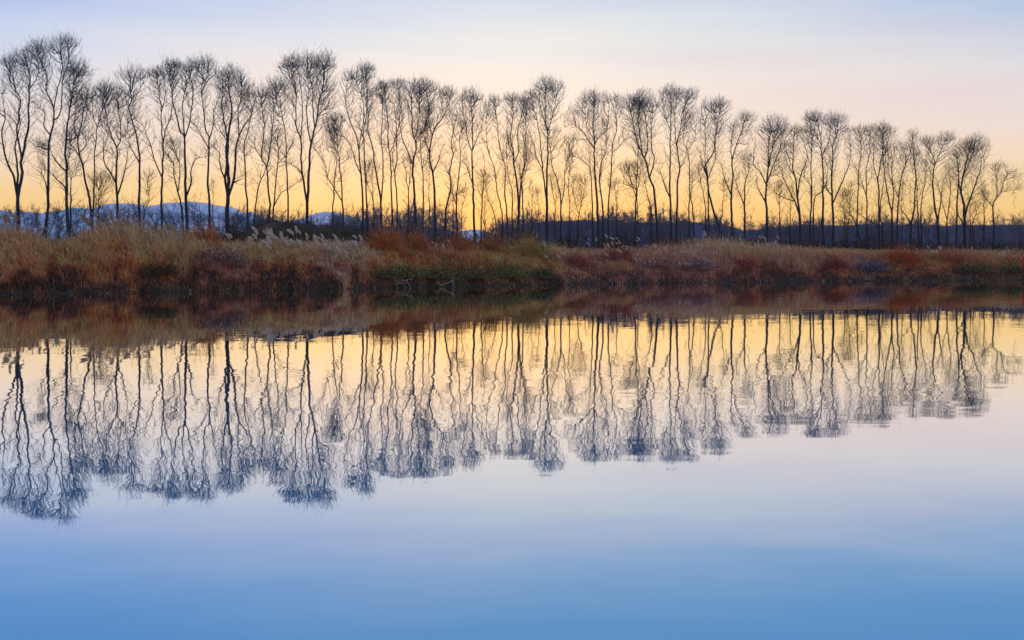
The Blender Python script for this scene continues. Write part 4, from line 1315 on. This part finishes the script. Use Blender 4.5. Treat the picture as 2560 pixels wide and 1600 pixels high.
SDEEP = 13.0
ZONES = [
    (-160, 505, 'tall tan and rust reeds crowding the bank at the left', 54000),
    (505, 925, 'pale pinkish dry grass below the white plumes left of centre', 40000),
    (925, 1395, 'khaki and brown grass above the green hedge at the centre', 46000),
    (1395, 1790, 'purplish red weeds with white flecks right of centre', 40000),
    (1790, 2110, 'tall tan reeds with feathery tops right of the purple weeds', 32000),
    (2110, 2720, 'orange rust grass along the bank at the right', 48000)]
for zi, (a, b_, lab, n) in enumerate(ZONES):
    R = np.random.default_rng(900 + zi)
    px, s, X, Y = bank_points(R, n, a - 14, b_ + 14, -0.15, SDEEP, 0.85)
    f = s / SDEEP
    zt = CAMH + (HZ - np.interp(px, TOPX, TOPY)) * (Y) / F
    g = ground(X, Y)
    backf = np.clip((s - 1.0) / 7.0, 0, 1)
    clump = hash_noise(X * 1.1, Y * 1.1, 60 + zi)
    big = hash_noise(X * 0.33, Y * 0.33, 70 + zi)
    Ht = (zt - g)
    H = 0.42 + (np.clip(Ht, 0.5, 2.2) - 0.42) * backf ** 1.3
    H = np.minimum(H, np.clip(Ht, 0.35, 3) + 0.2) * (0.34 + 0.72 * clump + 0.56 * big) * R.uniform(0.62, 1.08, n)
    H = np.maximum(H * np.interp(px, [0, 900, 1000, 1700, 1760, 1950, 2050, 2700], [1, 1, .74, .70, .90, .90, .74, .74]), 0.22)
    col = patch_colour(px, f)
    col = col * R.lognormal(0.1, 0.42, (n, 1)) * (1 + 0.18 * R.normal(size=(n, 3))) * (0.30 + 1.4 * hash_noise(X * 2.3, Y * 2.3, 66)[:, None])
    old = R.random(n) < 0.13
    col[old] = col[old] * 0.30 + np.array([.02, .016, .010])
    pale = R.random(n) < (0.06 + 0.10 * (px > 1400) * (px < 1850))
    col[pale] = col[pale] * 0.4 + np.array([.34, .27, .24])
    col = np.clip(col, 0.004, 0.8)
    lean = np.stack([-0.25 + R.normal(size=n) * 0.38 + (hash_noise(X * 0.8, Y * 0.8, 33) - 0.5) * 0.8, R.normal(size=n) * 0.35], 1)
    leafy = R.random(n) < 0.45
    lean[leafy] *= 2.3
    H[leafy] *= 0.7
    wid = R.uniform(0.015, 0.046, n) * np.where(leafy, 1.4, 1.0)
    tallr = (R.random(n) < 0.05) & (s > 3)
    H[tallr] *= 1.45
    lean[tallr] *= 0.5
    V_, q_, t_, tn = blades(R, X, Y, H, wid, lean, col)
    # feathery seed heads on part of the stems
    frac = {0: .30, 1: .18, 2: .10, 3: .22, 4: .34, 5: .20}[zi]
    hsel = np.nonzero((R.random(n) < frac * np.clip((s - 2) / 4, 0, 1)) & ~leafy)[0]
    tipp = V_[hsel * 5 + 4]
    nh = len(hsel)
    sway = np.stack([-R.uniform(.02, .14, nh), R.normal(size=nh) * .04, R.uniform(.10, .26, nh)], 1)
    az_ = R.uniform(0, math.pi, nh)
    sd_ = np.stack([np.cos(az_), np.sin(az_) * .5, np.zeros(nh)], 1) * R.uniform(.016, .042, nh)[:, None]
    Vh = np.stack([tipp - [0, 0, .04], tipp + sway * .4 - sd_, tipp + sway * .4 + sd_, tipp + sway], 1).reshape(-1, 3)
    qh = (np.arange(nh) * 4)[:, None] + np.array([[0, 2, 3, 1]]) + len(V_)
    hc = np.clip(col[hsel] * 0.45 + np.array([.42, .27, .13]) * R.uniform(.5, 1.3, (nh, 1)), 0, .85)
    V_ = np.vstack([V_, Vh])
    q_ = np.concatenate([q_, qh])
    tn = np.vstack([tn, np.repeat(hc, 4, axis=0)])
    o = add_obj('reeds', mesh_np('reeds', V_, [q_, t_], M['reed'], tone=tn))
    tag(o, lab, kind='stuff')


def leafy_bush(name, R, px, s, w, h, colour, label, cat, group=None, n=2600, dark=0.35, thin=False):
    """one rounded bush: a few stems and a volume of small leaves or fine shoots"""
    D0 = float(shore_px(np.array([px]))[0])
    t = (px - 1280) / F
    Y = D0 + s / 0.87
    X = t * Y
    g = float(ground(X, Y))
    root = empty(name, (X, Y, g))
    tag(root, label, cat, group)
    u = R.normal(size=(n, 3))
    u /= np.linalg.norm(u, axis=1, keepdims=True)
    rr = R.random(n) ** 0.5
    ph = R.uniform(0, 6.28, 2)
    ang = np.arctan2(u[:, 1], u[:, 0])
    rr = rr * (1 + .20 * np.sin(3 * ang + ph[0]) + .18 * np.sin(4 * ang + 5 * u[:, 2] + ph[1])) * R.lognormal(0, .16, n)
    P = np.stack([u[:, 0] * rr * w / 2, u[:, 1] * rr * w * 0.38, np.abs(u[:, 2]) * rr * h * 0.92 + 0.03], 1)
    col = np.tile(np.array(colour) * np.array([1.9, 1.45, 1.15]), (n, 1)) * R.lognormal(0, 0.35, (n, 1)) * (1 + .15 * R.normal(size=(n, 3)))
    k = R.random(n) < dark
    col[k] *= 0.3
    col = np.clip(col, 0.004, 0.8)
    if thin:
        d = P * np.array([0.5, 0.5, 0.2]) + np.array([-.12, 0, .55]) + R.normal(size=(n, 3)) * 0.22
        d /= np.linalg.norm(d, axis=1, keepdims=True)
        ln = R.uniform(.2, .5, (n, 1))
        sd = np.cross(d, R.normal(size=(n, 3)))
        sd /= np.linalg.norm(sd, axis=1, keepdims=True)
        A0 = P - d * ln * 0.5
        A0[:, 2] = np.maximum(A0[:, 2], 0.0)
        V_ = np.stack([A0 - sd * .011, A0 + sd * .011, P + d * ln * .5], 1).reshape(-1, 3)
        fc = (np.arange(n) * 3)[:, None] + np.array([[0, 1, 2]])
        tn = np.repeat(col, 3, axis=0)
    else:
        e1 = R.normal(size=(n, 3))
        e1 /= np.linalg.norm(e1, axis=1, keepdims=True)
        e2 = np.cross(e1, R.normal(size=(n, 3)))
        e2 /= np.linalg.norm(e2, axis=1, keepdims=True)
        sz = R.uniform(.03, .085, (n, 1))
        V_ = np.stack([P - e1 * sz, P + e2 * sz * .45, P + e1 * sz, P - e2 * sz * .45], 1).reshape(-1, 3)
        fc = (np.arange(n) * 4)[:, None] + np.array([[0, 1, 2, 3]])
        tn = np.repeat(col, 4, axis=0)
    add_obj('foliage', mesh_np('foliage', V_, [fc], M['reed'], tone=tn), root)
    ns = 9
    a = R.uniform(0, 6.28, ns)
    q0 = np.stack([np.cos(a) * .1, np.sin(a) * .1, np.full(ns, -.05)], 1)
    q1 = np.stack([np.cos(a) * w * .3, np.sin(a) * w * .25, R.uniform(.5, .85, ns) * h], 1)
    Vb, qb = segs_mesh(q0, q1, np.full(ns, .022), np.full(ns, .007), 4)
    add_obj('stems', mesh_np('stems', Vb, [qb], M['bark']), root)
    return root


OR = (.44, .17, .06); GR = (.16, .165, .060); RD = (.30, .095, .070); KH = (.36, .27, .10); DG = (.12, .12, .055); RU = (.38, .16, .085); PU = (.30, .18, .165)
R = np.random.default_rng(5)
BUSH = [
    ('grass_bush', 965, 6.0, 2.6, 2.1, OR, 'rounded orange bush just left of the centre, beside the pale pinkish grass', 'bush', 5200, True),
    ('grass_bush', 1035, 7.5, 2.6, 2.0, (.36, .16, .07), 'reddish tan bush touching the rounded orange bush on its right', 'bush', 4200, True),
    ('grass_bush', 1140, 8.0, 3.2, 1.8, (.34, .15, .07), 'broad brown bush behind the green hedge', 'bush', 4200, True),
    ('grass_bush', 1225, 7.5, 2.2, 1.8, (.30, .16, .06), 'small tan-brown bush between the broad brown bush and the khaki one', 'bush', 3400, True),
    ('grass_bush', 1320, 7.0, 3.6, 2.1, KH, 'large khaki bush right of centre', 'bush', 5200, True),
    ('green_shrub', 965, 1.3, 1.6, .75, GR, 'small green shrub at the waterline below the rounded orange bush', 'shrub', 1800, False),
    ('green_shrub', 1015, 1.2, 2.4, 1.0, GR, 'green shrub at the left end of the low waterside hedge', 'shrub', 3400, False),
    ('green_shrub', 1085, 1.2, 2.6, .95, (.15, .14, .055), 'green shrub of the waterside hedge, behind the forked dead branch', 'shrub', 3400, False),
    ('green_shrub', 1180, 1.2, 2.9, .85, (.16, .13, .055), 'brownish green shrub in the middle of the waterside hedge', 'shrub', 3400, False),
    ('green_shrub', 1265, 1.5, 2.9, 1.2, GR, 'tallest green shrub of the waterside hedge, below the khaki bush', 'shrub', 4000, False),
    ('green_shrub', 1350, 1.1, 2.2, .8, DG, 'dark green shrub ending the waterside hedge on the right', 'shrub', 2800, False),
    ('red_bush', 1545, 5.5, 2.6, 1.5, RD, 'crimson bush among the purplish weeds', 'bush', 4200, True),
    ('red_bush', 1440, 3.6, 2.3, 1.2, (.29, .115, .075), 'duller red bush left of the crimson bush, nearer the water', 'bush', 3000, True),
    ('red_bush', 1862, 3.6, 2.1, 1.2, (.30, .12, .085), 'small red bush under the tall tan reeds', 'bush', 2400, False),
    ('red_bush', 2085, 3.5, 2.3, 1.2, (.25, .10, .065), 'dark red bush left of the slate-grey weeds', 'bush', 2600, False),
    ('weed_bush', 1640, 3.4, 3.4, 1.3, PU, 'purple-grey weed clump right below the crimson bush', 'bush', 3800, False),
    ('weed_bush', 1745, 2.8, 3.6, 1.25, (.29, .20, .21), 'wide purple-grey weed clump next to the tall tan reeds', 'bush', 3800, False),
    ('weed_bush', 555, 3.2, 3.0, 1.25, (.20, .16, .15), 'greyish mauve weed clump below the orange tuft at the left', 'bush', 3200, False),
    ('weed_bush', 2180, 2.2, 2.6, 1.1, (.13, .14, .19), 'slate-grey weed clump at the right, near the water', 'bush', 3000, False),
    ('grass_bush', 510, 7.5, 2.1, 1.9, OR, 'orange tuft of grass left of the first white plumes', 'bush', 3600, True),
    ('grass_bush', 2255, 5.0, 4.0, 1.7, (.42, .13, .05), 'large orange-red bush right of the slate-grey weeds', 'bush', 5000, True),
    ('grass_bush', 2380, 6.0, 4.6, 1.7, RU, 'broad rust bush crowned with pale tips near the right edge', 'bush', 5200, True),
    ('green_shrub', 2440, 1.8, 3.4, 1.25, DG, 'larger dark green shrub by the water near the right edge', 'shrub', 3600, False),
    ('green_shrub', 2535, 1.8, 2.6, 1.15, DG, 'smaller dark green shrub by the water at the right edge', 'shrub', 3000, False),
    ('green_shrub', 400, 1.8, 2.2, .8, (.085, .085, .03), 'olive tuft low at the waterline on the left', 'shrub', 1800, False),
]
for nm, px, s, w, h, c, lab, cat, n, thin in BUSH:
    leafy_bush(nm, R, px, s, w * 1.15, h * 0.86, c, lab, cat, n=int(n * 1.2), thin=thin)

# ------------------------------------------------------------------ plumed reeds, each its own plant
PL = []
for k in range(5):
    R = np.random.default_rng(40 + k)
    n = 260
    t = R.random(n)
    bend = -0.10 - 0.06 * k
    axis = np.stack([bend * 0.6 * (t ** 1.8), R.normal() * 0.02 * t, t * 0.42], 1)
    rad = 0.075 * np.sin(np.clip(t * 0.92 + 0.06, 0, 1) * math.pi) ** 0.7
    u = R.normal(size=(n, 3))
    u /= np.linalg.norm(u, axis=1, keepdims=True)
    P = axis + u * rad[:, None] * R.random((n, 1)) ** 0.5
    d = u * 0.5 + np.array([-.25, 0, .75])
    d /= np.linalg.norm(d, axis=1, keepdims=True)
    sd = np.cross(d, R.normal(size=(n, 3)))
    sd /= np.linalg.norm(sd, axis=1, keepdims=True)
    V_ = np.stack([P - sd * .011, P + sd * .011, P + d * R.uniform(.04, .09, (n, 1))], 1).reshape(-1, 3)
    PL.append(mesh_np('plume', V_, [(np.arange(n) * 3)[:, None] + np.array([[0, 1, 2]])], M['plume']))
pts = np.array([[0, 0, -1.25], [-.02, 0, -.7], [-.01, .01, -.3], [0, 0, .02]])
Vt, ft = tube(pts, [.010, .009, .007, .005], 4)
STALK = mesh_np('stalk', Vt, ft, M['stalk'])

PG = [   # picture boxes of plume tops: x0, x1, y0, y1, count, depth, size, label, group
    (10, 60, 535, 570, 9, 9, 1.1, 'drooping plume at the far left, in front of the four-stemmed trunk', 'plumed reeds at the far left'),
    (60, 200, 575, 625, 20, 8, .9, 'pale grey plume in the hollow left of the highest reeds', 'plumed reeds in the left hollow'),
    (215, 330, 540, 600, 30, 9, 1.1, 'tan plume among the highest reeds at the left', 'plumed reeds on the highest left clump'),
    (330, 470, 560, 610, 14, 9, .9, 'tan plume on the slope right of the highest left reeds', 'plumed reeds falling away right of the highest clump'),
    (470, 600, 580, 625, 12, 9, .9, 'pinkish plume by the orange tuft', 'plumed reeds by the orange tuft'),
    (620, 760, 580, 632, 32, 9, 1.0, 'white plume before the low dark mound', 'white plumed reeds before the mound'),
    (760, 930, 595, 655, 24, 8, 1.0, 'white plume between the mound and the rounded orange bush', 'white plumed reeds left of the orange bush'),
    (1085, 1170, 600, 622, 4, 9, .9, 'single white plume above the broad brown bush', 'scattered plumed reeds above the brown bush'),
    (1360, 1450, 605, 645, 12, 7, .85, 'white plume on the khaki bush', 'white plumed reeds on the khaki bush'),
    (1465, 1600, 588, 635, 26, 8, .85, 'white plume above the crimson bush', 'white plumed reeds above the crimson bush'),
    (1590, 1760, 610, 660, 34, 7, .8, 'small white plume over the purple-grey weeds', 'small plumed reeds over the purple weeds'),
    (1700, 1850, 590, 640, 28, 9, .9, 'cream plume on the left part of the tall tan reeds', 'cream plumed reeds, left part of the tan clump'),
    (1850, 1960, 588, 620, 22, 9, .9, 'cream plume on the right part of the tall tan reeds', 'cream plumed reeds, right part of the tan clump'),
    (1960, 2110, 610, 640, 10, 9, .85, 'lone white plume right of the tall tan reeds', 'scattered plumed reeds right of the tan clump'),
    (2260, 2450, 612, 632, 22, 9, .9, 'pale plume tipping the broad rust bush', 'plumed reeds on the broad rust bush'),
    (2500, 2560, 615, 645, 10, 9, .9, 'pale plume at the right edge of the bank', 'plumed reeds at the right edge'),
]
STAND = {(5, 0): (680, 568, 'highest white plume before the mound, curved over like a hook'), (5, 1): (675, 590, 'fat white plume just left of the hooked one'),
         (6, 0): (792, 608, 'fat white plume standing alone between mound and orange bush'), (9, 0): (1537, 588, 'highest white plume above the crimson bush'),
         (11, 0): (1763, 578, 'highest cream plume, alone above the tan reeds')}
M['plume_tan'] = noise_mat('plume_tan', (0.36, 0.26, 0.17), (0.55, 0.42, 0.30), 5.0)
PLT = []
for me in PL:
    m2 = me.copy()
    m2.materials[0] = M['plume_tan']
    PLT.append(m2)
R = np.random.default_rng(8)
for gi, (x0, x1, y0, y1, cnt, s, size, lab, grp) in enumerate(PG):
    for k in range(cnt):
        px, py = R.uniform(x0, x1), y0 + (y1 - y0) * R.random() ** 1.1 - (14 if gi < 7 else 3)
        label, sz, group = lab, size * R.uniform(.6, 1.2), grp
        part = '%s %s of its cluster' % ('upper' if py < (y0 + y1) / 2 - 14 else 'lower', 'left' if px < (x0 + x1) / 2 else 'right')
        if cnt > 9 and len((lab + ', ' + part).split()) <= 16:
            label = lab + ', ' + part
        if (gi, k) in STAND:
            px, py, label = STAND[(gi, k)]
            sz, group = size * 1.45, None
        D0 = float(shore_px(np.array([px]))[0])
        sz *= 1.12 if gi < 7 else 0.78
        Y = D0 + (s - (2.6 if gi > 6 else 0.6) - 4.5 * max(0.0, (py - y0 - 8) / max(y1 - y0, 20)) + R.uniform(-.8, .8)) / 0.87
        X = (px - 1280) * Y / F
        ztop = CAMH + (HZ - py) * Y / F
        g = float(ground(X, Y))
        zp = ztop - 0.42 * sz
        hs = max(zp - g, 0.3)
        e = empty('plumed_reed', (X, Y, g))
        tag(e, label, 'reed', group)
        st = add_obj('stalk', STALK, e, (0, 0, hs))
        st.scale = (1, 1, hs / 1.22)
        pl = add_obj('plume', (PLT if gi in (0, 1, 2, 3) else PL)[(gi + k) % 5], e, (0, 0, hs))
        pl.scale = (sz * 1.15, sz * 1.15, sz)
        pl.rotation_euler = (R.normal() * .15, -R.uniform(-.15, .75), R.uniform(-.5, .5))

# ------------------------------------------------------------------ dead branches at the waterline
def branch(name, px, dy, lines, label, rr):
    D = float(shore_px(np.array([px]))[0]) + dy
    X = (px - 1280) * D / F
    root = empty(name, (X, D, 0))
    tag(root, label, 'branch')
    for i, ln in enumerate(lines):
        P = smooth_poly(np.array(ln, float), 3)
        V_, fc = tube(P, np.linspace(rr, rr * .4, len(P)), 6)
        add_obj('bough' if i == 0 else 'twig', mesh_np('bough', V_, fc, M['driftwood'], smooth=True), root)


branch('fallen_branch', 1115, -.25, [[(-.75, .2, -.06), (-.3, .05, .12), (.1, 0, .28), (.42, 0, .46), (.5, .0, .60)], [(.42, 0, .46), (.48, .02, .2), (.5, 0, -.05)], [(-.3, .05, .12), (-.5, 0, .25), (-.72, 0, .22)], [(.1, 0, .28), (.3, .02, .33), (.38, 0, .25)]],
       'pale forked dead branch leaning out of the water at the foot of the hedge', .035)
branch('branch_tangle', 1010, -.2, [[(-.5, 0, -.05), (-.35, 0, .35), (-.1, .05, .5), (.2, 0, .42)], [(-.35, 0, .35), (-.45, 0, .55)], [(.2, 0, .42), (.35, 0, .15), (.45, 0, -.05)], [(-.1, .05, .5), (0, 0, .2), (.1, 0, -.04)], [(.0, .05, .45), (.35, 0, .55), (.6, 0, .5)], [(-.1, 0, .3), (-.6, 0, .25), (-.8, 0, .1)]],
       'arched tangle of grey dead twigs at the waterline left of the forked branch', .022)

# red marker post at the very right edge
D = float(shore_px(np.array([2557.0]))[0]) + 2.0
X = (2558 - 1280) * D / F
e = empty('marker_post', (X, D, float(ground(X, D))))
tag(e, 'narrow red marker post half cut off by the right edge', 'post')
V_, fc = tube(np.array([[0, 0, -.2], [0, 0, 1.6]]), [.05, .05], 8)
add_obj('post', mesh_np('post', V_, fc, M['steel'], smooth=False), e)
V_ = np.array([[x, y, z] for x in (-.11, .22) for y in (-.08, -.05) for z in (.35, 1.7)], float)
q_ = np.array([[0, 1, 3, 2], [4, 6, 7, 5], [0, 4, 5, 1], [2, 3, 7, 6], [0, 2, 6, 4], [1, 5, 7, 3]])
add_obj('board', mesh_np('board', V_, [q_], M['red_paint']), e)
